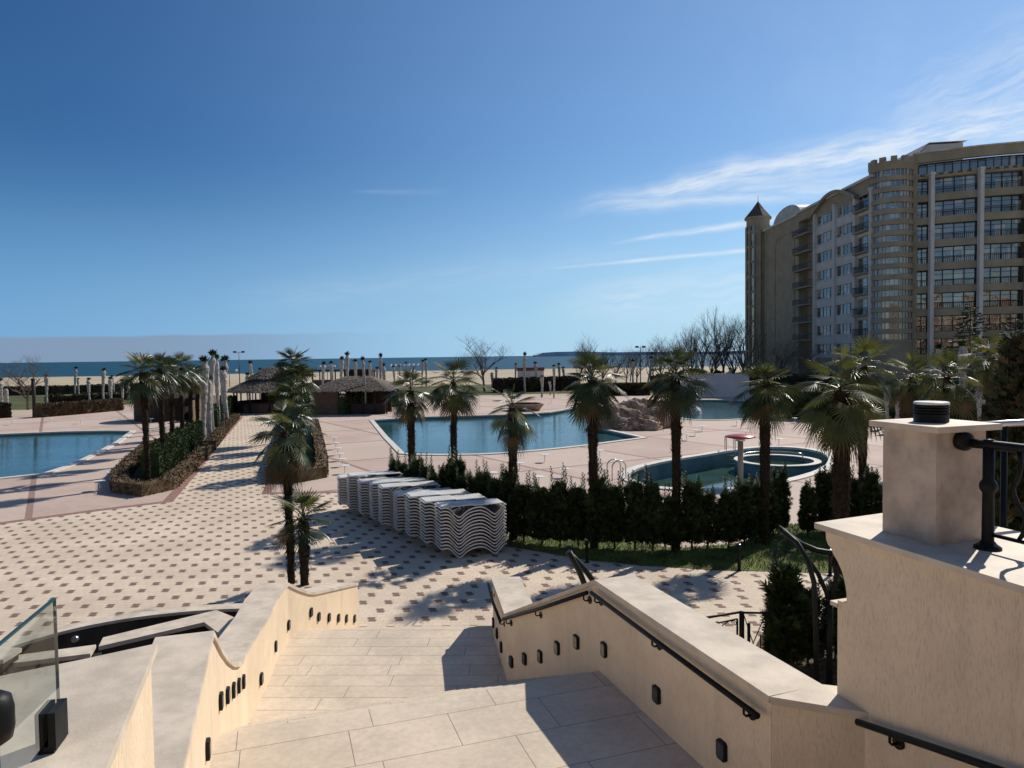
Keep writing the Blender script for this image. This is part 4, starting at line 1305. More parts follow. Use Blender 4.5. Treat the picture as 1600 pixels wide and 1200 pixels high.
WGROUPS = {
 'far left': ('beyond the left pool', [(4, 648, 590), (13, 648, 604), (74, 632, 585), (118, 627, 572), (123, 621, 590), (140, 631, 590), (162, 629, 575), (174, 641, 588), (178, 620, 586), (192, 638, 592), (201, 627, 594)]),
 'bed': ('in the left planting bed', [(319, 688, 556), (327, 681, 586), (332, 672, 546), (341, 666, 552), (350, 660, 556), (354, 663, 572)]),
 'hut': ('behind the thatched huts', [(388, 632, 582), (395, 628, 563), (407, 628, 574), (505, 622, 565), (521, 622, 564), (556, 618, 561), (579, 622, 562), (589, 616, 573), (574, 640, 605)]),
 'plankhut': ('in front of the plank walled hut', [(533, 627, 557), (544, 631, 549), (571, 646, 556), (596, 640, 551), (601, 635, 567)]),
 'poolback': ('beyond the large middle pool', [(616, 606, 571), (625, 604, 570), (636, 605, 565), (645, 604, 575), (660, 603, 562), (666, 605, 560), (769, 611, 582), (775, 612, 573), (806, 607, 567), (820, 614, 550), (839, 612, 565), (847, 621, 586), (860, 617, 594), (866, 622, 569), (874, 608, 567), (882, 604, 573)]),
 'trees': ('in front of the bare trees', [(989, 610, 561), (1016, 606, 556), (1020, 604, 550), (1088, 606, 545), (1140, 612, 575)]),
 'right': ('behind the palms on the right', [(1362, 660, 575), (1386, 668, 596), (1401, 672, 590), (1427, 655, 590), (1462, 660, 537), (1503, 664, 532), (1530, 680, 577), (1564, 676, 600)]),
}
wi = 0
for key, (where, lst) in WGROUPS.items():
    lst = sorted(lst)
    for j, (x, yb, yt) in enumerate(lst):
        p = G(x, yb); hor = 556.3 - .0135 * (x - 800)
        H = EYE - (yt - hor) / FPX * p.y
        lab = f'fleece wrapped palm, {"leftmost" if j == 0 else ("rightmost" if j == len(lst) - 1 else ORD[j] + " from left")} {where}'
        src = WR[wi % 5]; wi += 1
        sc_ = (max(.7, min(.95, p.y / 95)),) * 2
        if key == 'bed': sc_ = (1.15, 1.15)
        if key == 'right': sc_ = (1.15, 1.15)
        if not src[1]:
            src[0].location = p; src[0].scale = (*sc_, H / 6.0); src[0]['label'] = lab; src[0]['group'] = f'wrapped palms {where}'; src[1] = True
        else:
            dup(src[0], p, rnd.uniform(0, 6.28), lab, f'wrapped palms {where}', (*sc_, H / 6.0))
# one unwrapped dark post on the left lawn edge
p = G(54, 653); t = thing('timber_post', 'dark bare timber post in front of the brown hedge on the left', 'post', p)
b = MB(); b.tube([(0, 0, 0), (0.02, 0, 2.0), (0, 0, 4.0)], [.2, .17, .19], 10); b.local('shaft', M_DARKWOOD, t)
b = MB(); b.lathe((0, 0, 4.0), [(.24, 0), (.24, .1), (0, .16)], 10); b.local('cap', M_DARKWOOD, t)

# ================================================================== CYPRESS HEDGE
def cypress_mb(seed, H=1.75, r=.42, n=1500, spikes=2, low=.10, tips=.10):
    rg = random.Random(seed); b = MB()
    for i in range(n):
        q = low + (1 - low) * rg.random()
        rm = r * (.78 + .38 * math.sin(math.pi * min(1, q * 1.1))) * (1 - .42 * max(0, (q - .6) / .4) ** 1.5)
        rm *= .8 + .35 * noise.noise(Vector((q * 4 + seed, seed * 1.7, 0)))
        a = rg.uniform(0, 6.283)
        rr_ = rm * math.sqrt(rg.random())
        rr_ *= .8 + .4 * noise.noise(Vector((math.cos(a) * 1.6, math.sin(a) * 1.6, q * 4 + seed)))
        p = Vector((rr_ * math.cos(a), rr_ * math.sin(a), q * H * .97))
        d = Vector((math.cos(a) * rg.uniform(.1, .8), math.sin(a) * rg.uniform(.1, .8), rg.uniform(.45, 1.1))).normalized()
        s = d.cross(Vector((rg.uniform(-1, 1), rg.uniform(-1, 1), rg.uniform(-1, 1)))).normalized()
        ln = rg.uniform(.10, .22) * (1.5 if rg.random() < .15 else 1)
        mi = 1 if rg.random() < tips else 0
        b.leaf(p, d, s, ln, ln * .085, mi)
        for sg in (-1, 1):
            d2 = (d + s * sg * .8).normalized()
            b.leaf(p + d * ln * .25, d2, d2.cross(d.cross(s)).normalized(), ln * .6, ln * .075, mi)
            b.leaf(p + d * ln * .5, d2, d2.cross(d.cross(s)).normalized(), ln * .42, ln * .06, mi)
    for k in range(spikes):
        a = rg.uniform(0, 6.28); o = Vector((math.cos(a) * r * .45, math.sin(a) * r * .5, H * .86))
        ht = rg.uniform(.4, .85) * (1.5 if H > 3 else 1)
        lean = Vector((rg.uniform(-.12, .12), rg.uniform(-.12, .12), 1)).normalized()
        b.tube([o, o + lean * ht], [.006, .003], 4, 1, False)
        for j in range(40):
            q = j / 40; a2 = j * 2.4
            d = (Vector((math.cos(a2), math.sin(a2), .9))).normalized()
            s = d.cross(Vector((0, 0, 1))).normalized()
            b.leaf(o + lean * ht * q, d, s, .24 * (1.08 - q * .85), .02, 1 if j % 3 else 0)
    return b
def cyp_stem(H):
    b = MB(); b.tube([(0, 0, -.05), (.01, 0, H * .5), (0, .01, H * .9)], [.03, .022, .008], 6); return b
cyp = []
for k in range(5):
    t = thing('cypress_shrub', 'dark cypress shrub', 'shrub', (0, 0, 0))
    cypress_mb(200 + k, [1.75, 1.62, 1.8, 1.55, 1.72][k], [.40, .36, .42, .44, .35][k], [2000, 1500, 2000, 1900, 1400][k], [3, 4, 4, 3, 5][k], .10, .16).local('foliage', [M_CYP, M_CYPTIP], t)
    cyp_stem(1.7).local('stem', M_STEM, t)
    cyp.append([t, False])
def put_cyp(p, lab, grp, sc, k):
    src = cyp[k % 5]
    if not src[1]:
        src[0].location = p; src[0].scale = sc; src[0]['label'] = lab; src[0]['group'] = grp; src[1] = True
        return src[0]
    return dup(src[0], p, rnd.uniform(0, 6.28), lab, grp, sc)
hl_px = [(617, 795), (650, 805), (690, 816), (740, 832), (785, 845), (840, 851), (900, 856), (960, 859), (1020, 861), (1080, 860), (1140, 856), (1190, 847), (1226, 830)]
hp = [G(x, y) for (x, y) in hl_px]
def resample(P, step):
    out = [P[0].copy()]; acc = 0.0
    for i in range(len(P) - 1):
        a, c = P[i], P[i + 1]; L = (c - a).length; q = step - acc
        while q <= L:
            out.append(a.lerp(c, q / L)); q += step
        acc = (acc + L) % step if L + acc >= step else acc + L
    return out
hs = resample(hp, .56)
HGR = 'cypresses of the hedge behind the sun loungers'
for i, p in enumerate(hs):
    lab = f'dark cypress in the hedge, number {i + 1} of the row' if False else None
    if i < 20: lab = f'dark cypress shrub, {ORD[i]} in the hedge row counted from the sun loungers'
    else: lab = f'dark cypress shrub, {ORD[max(0, len(hs) - 1 - i)]} in the hedge row counted from its right end'
    hsc = rnd.uniform(.88, 1.16) * (1.03 if i > 14 else 1.06)
    q = p + Vector((rnd.uniform(-.06, .06), rnd.uniform(-.12, .2), 0))
    put_cyp(q, lab, HGR, (rnd.uniform(.92, 1.15), rnd.uniform(.92, 1.15), hsc), i * 3 + (i // 4))
for j, (x, y, s_) in enumerate([(1262, 838, .92), (1290, 832, 1.02), (1330, 826, 1.0), (1362, 826, 1.02), (1395, 826, .95), (1440, 826, 1.0), (1500, 826, 1.1), (1560, 826, 1.1)]):
    put_cyp(G(x, y), f'cypress shrub, {ORD[j]} right of the gap in the hedge', 'cypresses right of the hedge gap', (s_ * .95, s_ * .95, s_), j + 1)
for j, (x, y, s_, lab) in enumerate([(1228, 1048, 1.05, 'broad cypress shrub beside the iron gate'), (1262, 1040, .82, 'narrow cypress shrub left of the pergola posts'),
                                     (1335, 1050, .92, 'cypress shrub between the pergola posts and the terrace wall'), (1362, 1010, .9, 'cypress shrub half hidden behind the terrace wall end'), (1305, 1030, .78, 'low cypress shrub behind the forked pergola post')]):
    put_cyp(G(x, y), lab, 'cypresses in the bed beside the stairs', (s_ * 1.05, s_ * 1.05, s_), j)

# tall shrub tree at the right edge
t = thing('cypress_tree', 'tall brown green conifer at the right edge beside the railing', 'tree', (*V2(D(1610, 700, 11.0)), 0))
cb = cypress_mb(301, 6.1, .92, 11000, 8, .12, .5); cb.local('crown', [M_CYP, mat('brown_conifer', (0.085, 0.066, 0.032), .7, .4, 2.0, trans=.1)], t)
b = MB(); b.tube([(0, 0, -.1), (.05, 0, 2.5), (0, .05, 5.4)], [.12, .08, .02], 8); b.local('trunk', M_STEM, t)

# ================================================================== HEDGES AND BEDS
def hedge(name, label, path, width, height, n, mt, leaf=.11, group=None, closed=False, zb=0.0, jag=.05):
    """clipped hedge: a body with a ragged skin of small leaves"""
    rg = random.Random(len(label) * 7 + n)
    path = [Vector((p[0], p[1])) for p in path]
    c = path[0]
    t = thing(name, label, 'hedge', (c.x, c.y, zb), 0, group)
    P = [(p.x, p.y) for p in path]
    if closed: P = P + [P[0]]
    L = offset_poly(P, width / 2, False); Rr = offset_poly(P, -width / 2, False)
    b = MB(); i_ = .93
    Li = offset_poly(P, width / 2 * .86, False); Ri = offset_poly(P, -width / 2 * .86, False)
    b.wallstrip(Li, Ri, zb + height * i_, zb)
    segs = []
    tot = 0
    for i in range(len(P) - 1):
        l = (Vector(P[i + 1]) - Vector(P[i])).length; segs.append(l); tot += l
    for k in range(n):
        d = rg.random() * tot; i = 0
        while i < len(segs) - 1 and d > segs[i]: d -= segs[i]; i += 1
        q = min(1, d / max(segs[i], 1e-6))
        u = rg.random()
        lp = Vector(L[i]).lerp(Vector(L[i + 1]), q); rp = Vector(Rr[i]).lerp(Vector(Rr[i + 1]), q)
        across = (lp - rp).normalized()
        hh = height * (1 + jag * noise.noise(Vector((lp.x * 1.3, lp.y * 1.3, 0))) * 2)
        per = 2 * height + width; v = rg.random() * per
        if v < height: p = Vector((lp.x, lp.y, zb + hh * v / height)); nn_ = Vector((across.x, across.y, .15))
        elif v < 2 * height: p = Vector((rp.x, rp.y, zb + hh * (v - height) / height)); nn_ = Vector((-across.x, -across.y, .15))
        else:
            w_ = (v - 2 * height) / width; e_ = lp.lerp(rp, w_); p = Vector((e_.x, e_.y, zb + hh)); nn_ = Vector((0, 0, 1))
        d3 = (nn_ + Vector((rg.uniform(-1, 1), rg.uniform(-1, 1), rg.uniform(-.6, 1)))).normalized()
        s = d3.cross(Vector((rg.uniform(-1, 1), rg.uniform(-1, 1), rg.uniform(-1, 1)))).normalized()
        ln = leaf * rg.uniform(.6, 1.4)
        b.leaf(p - nn_ * ln * .5, d3, s, ln, ln * .3)
    b.build('foliage', mt, t)
    return t

hedge('hedge', 'tall green hedge along the left planting bed', PX([(236, 753), (262, 731), (285, 711), (306, 692)]), .9, 1.5, 9000, M_HEDGE, .14, 'hedges of the left planting bed', jag=.12)
hedge('hedge', 'farther green hedge behind the wrapped trunks of the left bed', PX([(333, 668), (346, 656), (358, 646)]), .9, 1.6, 4500, M_HEDGE, .16, 'hedges of the left planting bed', jag=.12)
hedge('hedge', 'low clipped border hedge round the left planting bed', PX([(236, 700), (205, 730), (187, 752), (188, 768), (225, 773), (262, 765), (297, 734), (330, 700), (352, 672), (369, 654)]), .75, .55, 9000, M_HEDGEDRY, .10, None)
sheet('soil', PX([(240, 700), (208, 730), (190, 752), (192, 767), (225, 771), (260, 763), (295, 733), (328, 700), (350, 672), (368, 653), (345, 648)]), 0.016, M_SOIL, (), 'bare soil of the left planting bed')
hedge('hedge', 'low brown border hedge round the middle planting bed', PX([(450, 662), (438, 700), (429, 738), (432, 753), (470, 752), (502, 746), (503, 733), (497, 695), (491, 665)]), .65, .6, 6500, M_HEDGEDRY, .10)
sheet('grass', PX([(450, 662), (438, 700), (431, 738), (434, 751), (470, 750), (500, 744), (501, 733), (495, 695), (489, 665)]), 0.016, M_GRASS, (), 'rough grass inside the middle planting bed', 'stuff')
hedge('hedge', 'dark green hedge beneath the shrubs of the middle planting bed', PX([(448, 742), (454, 715), (462, 690)]), 1.0, 1.0, 4000, M_HEDGE, .16, jag=.2)
hedge('hedge', 'long brown clipped hedge beyond the left pool', PX([(60, 652), (120, 647), (186, 641)]), 1.6, 1.35, 5000, M_HEDGEDRY, .2, 'winter hedges on the left lawn')
hedge('hedge', 'short brown hedge at the left edge by the wrapped trunks', PX([(-60, 657), (14, 652)]), 1.5, 1.6, 2500, M_HEDGEFAR, .2, 'winter hedges on the left lawn')
hedge('hedge', 'low dark hedge in the middle of the left lawn', PX([(70, 631), (120, 629), (205, 624)]), 1.6, 1.1, 3000, M_HEDGEFAR, .25, 'winter hedges on the left lawn', jag=.3)
hedge('hedge', 'far brown hedge between the left lawn and the beach', PX([(-300, 626), (-60, 619), (100, 616), (215, 611)]), 2.0, 1.5, 4000, M_HEDGEFAR, .35, 'winter hedges on the left lawn')
hedge('hedge', 'dark green hedge in front of the plank walled hut', PX([(530, 648), (560, 645), (590, 640), (614, 634)]), 1.6, 1.9, 6000, M_HEDGE, .2, 'hedges round the huts', jag=.15)
hedge('hedge', 'dark green hedge left of the thatched round hut', PX([(362, 640), (352, 647)]), 1.2, 1.6, 1500, M_HEDGE, .2, 'hedges round the huts')
hedge('hedge', 'dark winter hedge behind the bare tree and kiosk', PX([(770, 613), (830, 612), (900, 609)]), 2.0, 2.2, 5000, M_HEDGEFAR, .3, 'hedges behind the main pool')
hedge('hedge', 'brown hedge in front of the bare tree row', PX([(905, 619), (960, 617.5), (1015, 617)]), 2.0, 1.6, 4500, M_HEDGEFAR, .3, 'hedges behind the main pool')
hedge('hedge', 'dark tall hedge under the palms at the foot of the hotel', PX([(1215, 652), (1300, 655), (1400, 662), (1480, 668), (1590, 676)]), 2.2, 2.6, 9000, M_HEDGE, .25, 'hedges by the hotel', jag=.2)
hedge('hedge', 'far dark hedge between the white pool wall and the hotel', PX([(1020, 608), (1120, 606), (1220, 612), (1330, 618)]), 3.0, 2.4, 5000, M_HEDGEFAR, .4, 'hedges by the hotel', jag=.2)
# grass blades along the lawn edge so that the strip is not flat
gb = MB()
lw_poly = [Vector(p) for p in lawn]
lo_x = min(p.x for p in lw_poly); hi_x = max(p.x for p in lw_poly); lo_y = min(p.y for p in lw_poly); hi_y = max(p.y for p in lw_poly)
def inside(poly, x, y):
    r_ = False; j = len(poly) - 1
    for i in range(len(poly)):
        if (poly[i].y > y) != (poly[j].y > y) and x < (poly[j].x - poly[i].x) * (y - poly[i].y) / (poly[j].y - poly[i].y) + poly[i].x: r_ = not r_
        j = i
    return r_
rg = random.Random(3)
cnt = 0
while cnt < 26000:
    x = rg.uniform(lo_x, hi_x); y = rg.uniform(lo_y, hi_y); cnt += 1
    if not inside(lw_poly, x, y): continue
    a = rg.uniform(0, 6.28); d = Vector((math.cos(a) * .5, math.sin(a) * .5, 1)).normalized()
    gb.leaf(Vector((x, y, .01)), d, Vector((-math.sin(a), math.cos(a), 0)), rg.uniform(.05, .12), .012)
tag(gb.build('grass', M_GRASS), 'short grass blades of the lawn strip', None, None, 'stuff')
# fallen needles and litter on the garden soil
lb = MB()
for i in range(2500):
    x = rg.uniform(1.4, 9.0); y = rg.uniform(5.5, 13.0)
    a = rg.uniform(0, 6.28); d = Vector((math.cos(a), math.sin(a), rg.uniform(.05, .6))).normalized()
    lb.leaf(Vector((x, y, .025)), d, Vector((-math.sin(a), math.cos(a), 0)), rg.uniform(.05, .14), .02)
tag(lb.build('leaf_litter', M_FRONDD), 'dry leaf litter on the garden soil', None, None, 'stuff')

# ================================================================== SIDE TABLES, BOLLARDS, LAMPS
tb = thing('side_table', 'table', 'side table')
b = MB(); b.lathe((0, 0, .40), [(0, 0), (.22, 0), (.245, .008), (.245, .026), (.22, .034), (0, .034)], 20, 0, False); b.local('table_top', M_WHITEMET, tb)
b = MB(); b.tube([(0, 0, 0), (0, 0, .40)], .022, 8); b.lathe((0, 0, 0), [(.09, 0), (.09, .012), (0, .014)], 14, 0, False); b.local('leg', M_WHITEMET, tb)
TG = [('left of the left planting bed', [(156, 766), (174, 751), (195, 738), (213, 726), (243, 706), (228, 716)]),
      ('on the far side of the left pool', [(19, 664), (78, 660), (126, 662), (236, 661), (195, 655)]),
      ('right of the middle planting bed', [(522, 693), (525, 702), (528, 711), (531, 720), (535, 729), (539, 740)]),
      ('between hedge and large pool', [(770, 752), (842, 759), (812, 736), (851, 722), (882, 746), (937, 715)]),
      ('between boulders and kidney pool', [(1073, 688), (1086, 681), (1097, 674)]),
      ('beyond the large middle pool', [(736, 634), (750, 639), (712, 640), (862, 629), (690, 637)]),
      ('behind the red mushroom', [(1151, 665), (1212, 668), (1221, 656), (1242, 661), (1275, 670), (1217, 696), (1165, 683)])]
used = False
for where, lst in TG:
    lst = sorted(lst)
    for j, (x, y) in enumerate(lst):
        lab = f'white table, {"leftmost" if j == 0 else ("rightmost" if j == len(lst) - 1 else ORD[j] + " from left")} {where}'
        p = G(x, y)
        if not used:
            tb.location = p; tb['label'] = lab; tb['group'] = 'low white tables on the pool deck'; used = True
        else:
            dup(tb, p, 0, lab, 'low white tables on the pool deck')

def bollard(x, yb, yt, label):
    p = G(x, yb); h = (yb - yt) / FPX * p.y
    t = thing('bollard_lamp', label, 'bollard', p, 0, 'black bollard lamps along the lawn')
    b = MB(); b.lathe((0, 0, 0), [(.075, 0), (.075, .02), (.045, .03), (.045, h - .1), (.06, h - .1), (.06, h - .02), (.045, h)], 14); b.local('post', M_BLACK, t)
    b = MB(); b.lathe((0, 0, h), [(.046, -.004), (.03, .012), (0, .015)], 14); b.local('cap', M_STEEL, t)
bollard(1155, 892, 850, 'black bollard lamp on the plaza edge in front of the lawn')
bollard(917, 879, 843, 'thin dark bollard lamp beside the lawn near the stair wall')
bollard(1297, 900, 858, 'bollard lamp at the lawn edge behind the pergola')

def globe_lamp(x, yb, yt, label, heads=4, col=M_WHITEMET):
    p = G(x, yb); hor = 556.3 - .0135 * (x - 800); h = EYE - (yt - hor) / FPX * p.y
    t = thing('lamp_post', label, 'street lamp', p, 0, 'lamp posts by the beach')
    b = MB(); b.tube([(0, 0, 0), (0, 0, h)], [.08, .05], 8); b.local('pole', M_FRAME, t)
    for i in range(heads):
        q = (i / (heads - 1) - .5) * 3.0
        b = MB(); b.lathe((q, 0, h), [(0, -.28), (.2, -.2), (.28, 0), (.2, .2), (0, .28)], 10); b.local('globe', col, t)
    b = MB(); b.tube([(-1.5, 0, h - .25), (1.5, 0, h - .25)], .04, 6); b.local('cross_arm', M_FRAME, t)
globe_lamp(512, 603, 573, 'white globe lamps above the dark beach bar')
globe_lamp(622, 600, 571, 'white globe lamp post left of the bare tree by the beach')
globe_lamp(650, 599, 570, 'white globe lamp post nearest the bare tree by the beach')
globe_lamp(359, 604, 579, 'single white globe lamp behind the wrapped palms', 2)
def flood(x, yb, yt, label, wd):
    p = G(x, yb); hor = 556.3 - .0135 * (x - 800); h = EYE - (yt - hor) / FPX * p.y
    t = thing('floodlight_mast', label, 'street lamp', p)
    b = MB(); b.tube([(0, 0, 0), (0, 0, h)], [.10, .05], 8); b.tube([(-wd, 0, h - .25), (wd, 0, h - .25)], .035, 6); b.local('mast', M_FRAME, t)
    for s in (-1, 1):
        b = MB(); b.box((s * wd, 0, h - .1), (.55, .3, .3)); b.tube([(s * wd, 0, h - .3), (s * wd, 0, h)], .05, 6); b.local('lamp_head', M_FRAME, t)
flood(375, 612, 549, 'slender mast with two floodlights behind the round thatched hut', .75)
flood(1001, 606, 541, 'slender mast with two lamp heads among the bare trees', .6)

# ================================================================== HUTS, KIOSK, SCREENS
def thatch(b, c, r0, r1, z0, z1, sides, n, rg, ln=.55):
    b.lathe((c[0], c[1], 0), [(r0, z0), (r1, z1)], sides, 0, False)
    b.lathe((c[0], c[1], 0), [(r0 - .1, z0 - .12), (r0, z0)], sides, 0, False)
    for i in range(n):
        a = rg.uniform(0, 6.283); q = math.sqrt(rg.random())
        r = r1 + (r0 - r1) * q; z = z1 + (z0 - z1) * q
        rd = Vector((math.cos(a), math.sin(a), 0))
        d = (rd * (r0 - r1) + Vector((0, 0, z0 - z1))).normalized()
        d = (d + Vector((rg.uniform(-.25, .25), rg.uniform(-.25, .25), rg.uniform(-.1, .25)))).normalized()
        p = Vector((c[0], c[1], z + .04)) + rd * r * .97
        b.leaf(p, d, Vector((-rd.y, rd.x, 0)), ln * rg.uniform(.6, 1.3), .06)
rg = random.Random(5)
hc = D(424, 600, 80.0)
h1 = thing('thatched_hut', 'round beach bar hut with a two tiered grey thatched roof', 'hut', (hc.x, hc.y, 0))
b = MB(); thatch(b, (hc.x, hc.y), 5.0, 2.0, 2.35, 3.75, 12, 2600, rg); b.build('lower_roof', M_THATCH, h1)
b = MB(); thatch(b, (hc.x, hc.y), 2.6, .15, 3.75, 5.0, 12, 1300, rg); b.build('upper_roof', M_THATCH, h1)
b = MB(); b.lathe((hc.x, hc.y, 0), [(3.9, 0), (3.9, 1.05)], 12, 0, False); b.build('bar_front', M_WOOD, h1)
b = MB(); b.lathe((hc.x, hc.y, 0), [(3.7, 1.05), (4.15, 1.05), (4.15, 1.13), (3.7, 1.13)], 12, 0, False); b.build('counter', M_DARKWOOD, h1)
b = MB(); b.lathe((hc.x, hc.y, 0), [(1.2, 0), (1.2, 3.6)], 10, 0, False); b.build('back_wall', M_DARKWOOD, h1)
for i in range(12):
    a = 2 * math.pi * (i + .5) / 12
    b = MB(); b.tube([(hc.x + 4.0 * math.cos(a), hc.y + 4.0 * math.sin(a), 0), (hc.x + 4.0 * math.cos(a), hc.y + 4.0 * math.sin(a), 2.5)], .09, 8); b.build('post', M_DARKWOOD, h1)

hc = D(545, 620, 76.0)
h2 = thing('thatched_hut', 'long beach bar hut with plank walls and a low dark thatched roof', 'hut', (hc.x, hc.y, 0))
def gx(px_, d=73.0): return (px_ - 800) / FPX * d
x0, x1 = gx(486), gx(603); y0, y1 = 73.0, 82.0
b = MB()
zA, zB = 2.45, 3.85
ex = .6
b.add([(x0 - ex, y0 - ex, zA), (x1 + ex, y0 - ex, zA), (x1 + ex, y1 + ex, zA), (x0 - ex, y1 + ex, zA), (x0 + 2.5, (y0 + y1) / 2, zB), (x1 - 2.5, (y0 + y1) / 2, zB)],
      [(0, 1, 5, 4), (2, 3, 4, 5), (3, 0, 4), (1, 2, 5), (3, 2, 1, 0)])
for i in range(3000):
    q = rg.random(); x = rg.uniform(x0 - ex, x1 + ex); f_ = math.sqrt(rg.random())
    x = x if rg.random() < .8 else x
    y = (y0 + y1) / 2 - f_ * ((y1 - y0) / 2 + ex); z = zB + (zA - zB) * f_
    ed = min(x - (x0 - ex), x1 + ex - x)
    lim = (1 - f_) * 3.1
    if ed < lim: z = zA + (zB - zA) * max(0, ed) / 3.1
    d = Vector((rg.uniform(-.3, .3), -1, -.28 + rg.uniform(-.05, .2))).normalized()
    b.leaf(Vector((x, y, z + .03)), d, Vector((1, 0, 0)), rg.uniform(.3, .7), .06)
b.build('roof', M_THATCH, h2)
xm = gx(528)
b = MB(); b.box(((x0 + xm) / 2, y0 + .15, 1.25), (xm - x0, .2, 2.5)); b.box((x0 + .1, (y0 + y1) / 2, 1.25), (.2, y1 - y0 - .5, 2.5)); b.build('plank_wall', M_WOOD, h2)
b = MB(); b.box(((xm + x1) / 2, y0 + 3.2, 1.25), (x1 - xm, .2, 2.5)); b.build('back_wall', M_DARKWOOD, h2)
for q in range(5):
    xx = xm + (x1 - xm) * q / 4
    b = MB(); b.tube([(xx, y0 + .1, 0), (xx, y0 + .1, 2.5)], .08, 8); b.build('post', M_DARKWOOD, h2)
b = MB(); b.box(((xm + x1) / 2, y0 + .2, .55), (x1 - xm - .3, .15, 1.1)); b.build('bar_front', M_DARKWOOD, h2)

bp = D(538, 597, 150.0)
h3 = thing('beach_bar', 'dark flat roofed beach bar at the edge of the sand', 'beach bar', (bp.x, bp.y, -.03))
b = MB(); b.box((bp.x, bp.y, 3.35), (12.2, 6, .3)); b.build('roof', M_DARKWOOD, h3)
b = MB(); b.box((bp.x + 3.0, bp.y + 1, 1.6), (5.8, 3.5, 3.2)); b.build('wall', M_DARKWOOD, h3)
b = MB(); b.box((bp.x, bp.y - 2.9, .75), (12, .12, 1.3)); b.build('railing', M_WOOD, h3)
for i in range(6):
    for yy in (-2.8, 2.8):
        b = MB(); b.box((bp.x - 5.9 + 2.36 * i, bp.y + yy, 1.6), (.22, .22, 3.2)); b.build('post', M_DARKWOOD, h3)

kp_ = D(829, 590, 170.0)
h4 = thing('beach_kiosk', 'small pale kiosk with a dark red fascia on the beach', 'kiosk', (kp_.x, kp_.y, -.03))
b = MB(); b.box((kp_.x, kp_.y, 1.1), (6.2, 4, 2.3)); b.build('wall', M_WHITEWALL, h4)
b = MB(); b.box((kp_.x, kp_.y, 2.65), (6.5, 4.3, .8)); b.build('fascia', mat('dark_red_board', (.12, .035, .035), .6), h4)
for i in range(5):
    b = MB(); b.box((kp_.x - 2.4 + 1.2 * i, kp_.y - 2.02, 1.2), (.95, .06, 1.5)); b.build('shutter', M_HOTELW, h4)

pv = D(258, 640, 70.0)
h5 = thing('reed_pavilion', 'dark round walled pavilion with a flat roof beside the left bed', 'pavilion', (pv.x, pv.y, 0))
b = MB(); b.lathe((pv.x, pv.y, 0), [(2.75, 0), (2.75, 2.1)], 28); b.build('wall', M_DARKWOOD, h5)
b = MB(); b.lathe((pv.x, pv.y, 0), [(3.2, 2.1), (3.2, 2.22), (0, 2.45)], 28, 0, False); b.build('roof', M_DARKWOOD, h5)
f0_, f1_ = G(300, 659), G(352, 644)
h6 = thing('reed_fence', 'tan reed screen fence beside the path and left bed', 'fence', f0_)
b = MB(); dv = (f1_ - f0_); b.box(((f0_ + f1_) / 2 + Vector((0, 0, 1.0))), (dv.length, .08, 2.0), math.atan2(dv.y, dv.x)); b.build('reed_panel', M_REED, h6)
for q in (0, .33, .66, 1):
    p = f0_.lerp(f1_, q); b = MB(); b.box((p.x, p.y - .09, 1.05), (.1, .1, 2.1)); b.build('post', M_DARKWOOD, h6)

# white curved wall behind the back pool, red and white splash fountain, stone bowl planter
wc = D(1120, 600, 94.0)
h7 = thing('pool_wall', 'pale grey curved wall behind the dark back pool', 'wall', (wc.x, wc.y, 0))
b = MB()
arc = [((1062 + 12 * i - 800) / FPX * 92, 92 + 1.8 * math.sin(math.pi * i / 9)) for i in range(10)]
b.wallstrip(arc, offset_poly(arc, .35, False), 3.0, 0); b.build('wall', M_WHITEWALL, h7)
b = MB(); b.wallstrip(offset_poly(arc, -.06, False), offset_poly(arc, .41, False), 3.1, 3.0); b.build('coping', M_HOTELW, h7)

def boulder(c, r, seed, label, group='brown boulders by the pools', mt=None, name='boulder', sub=4, zs=.75):
    import bmesh
    bm = bmesh.new()
    bmesh.ops.create_icosphere(bm, subdivisions=sub, radius=1.0)
    for v in bm.verts:
        n_ = v.co.normalized(); s = Vector((seed * 3.1, seed * 1.7, seed))
        d = 1 + .30 * noise.noise(n_ * 1.3 + s) + .22 * (1 - 2.4 * abs(noise.noise(n_ * 2.3 + s))) + .08 * noise.noise(n_ * 5 + s) + .05 * (1 - 2 * abs(noise.noise(n_ * 7 + s))) + .03 * noise.noise(n_ * 14 + s)
        v.co = Vector((n_.x * r[0] * d, n_.y * r[1] * d, n_.z * r[2] * d * (1 if n_.z > 0 else .5)))
    me = bpy.data.meshes.new(name); bm.to_mesh(me); bm.free()
    me.materials.append(mt or M_ROCK)
    o = bpy.data.objects.new(name, me); o.location = c; COL.objects.link(o)
    tag(o, label, 'rock', group); return o
for i, (x, y, rx, ry, rz_, lab) in enumerate([
        (962, 668, 1.75, 1.5, 1.75, 'largest smooth boulder at the left of the rock pile'), (1004, 671, 1.15, 1.0, 1.15, 'mid sized boulder at the front of the rock pile'),
        (1030, 667, 1.35, 1.2, 1.55, 'tall ridged boulder at the right of the rock pile'), (980, 672, .62, .55, .5, 'small boulder at the foot of the rock pile'),
        (990, 654, 1.4, 1.2, 1.75, 'boulder at the top back of the rock pile'), (1012, 652, 1.5, 1.2, 1.75, 'long back boulder in the middle of the rock pile'),
        (1043, 664, .75, .7, 1.15, 'narrow boulder at the right end of the rock pile'), (948, 655, 1.0, .9, 1.05, 'rounded boulder behind the left of the rock pile')]):
    p = G(x, y); boulder((p.x, p.y, .05), (rx * 1.12, ry, rz_ * .8), 11 + i, lab)
sp_ = G(1076, 643)
sf = thing('splash_fountain', 'white mound fountain with dark red peaks in the back pool', 'fountain', (sp_.x, sp_.y, -.3))
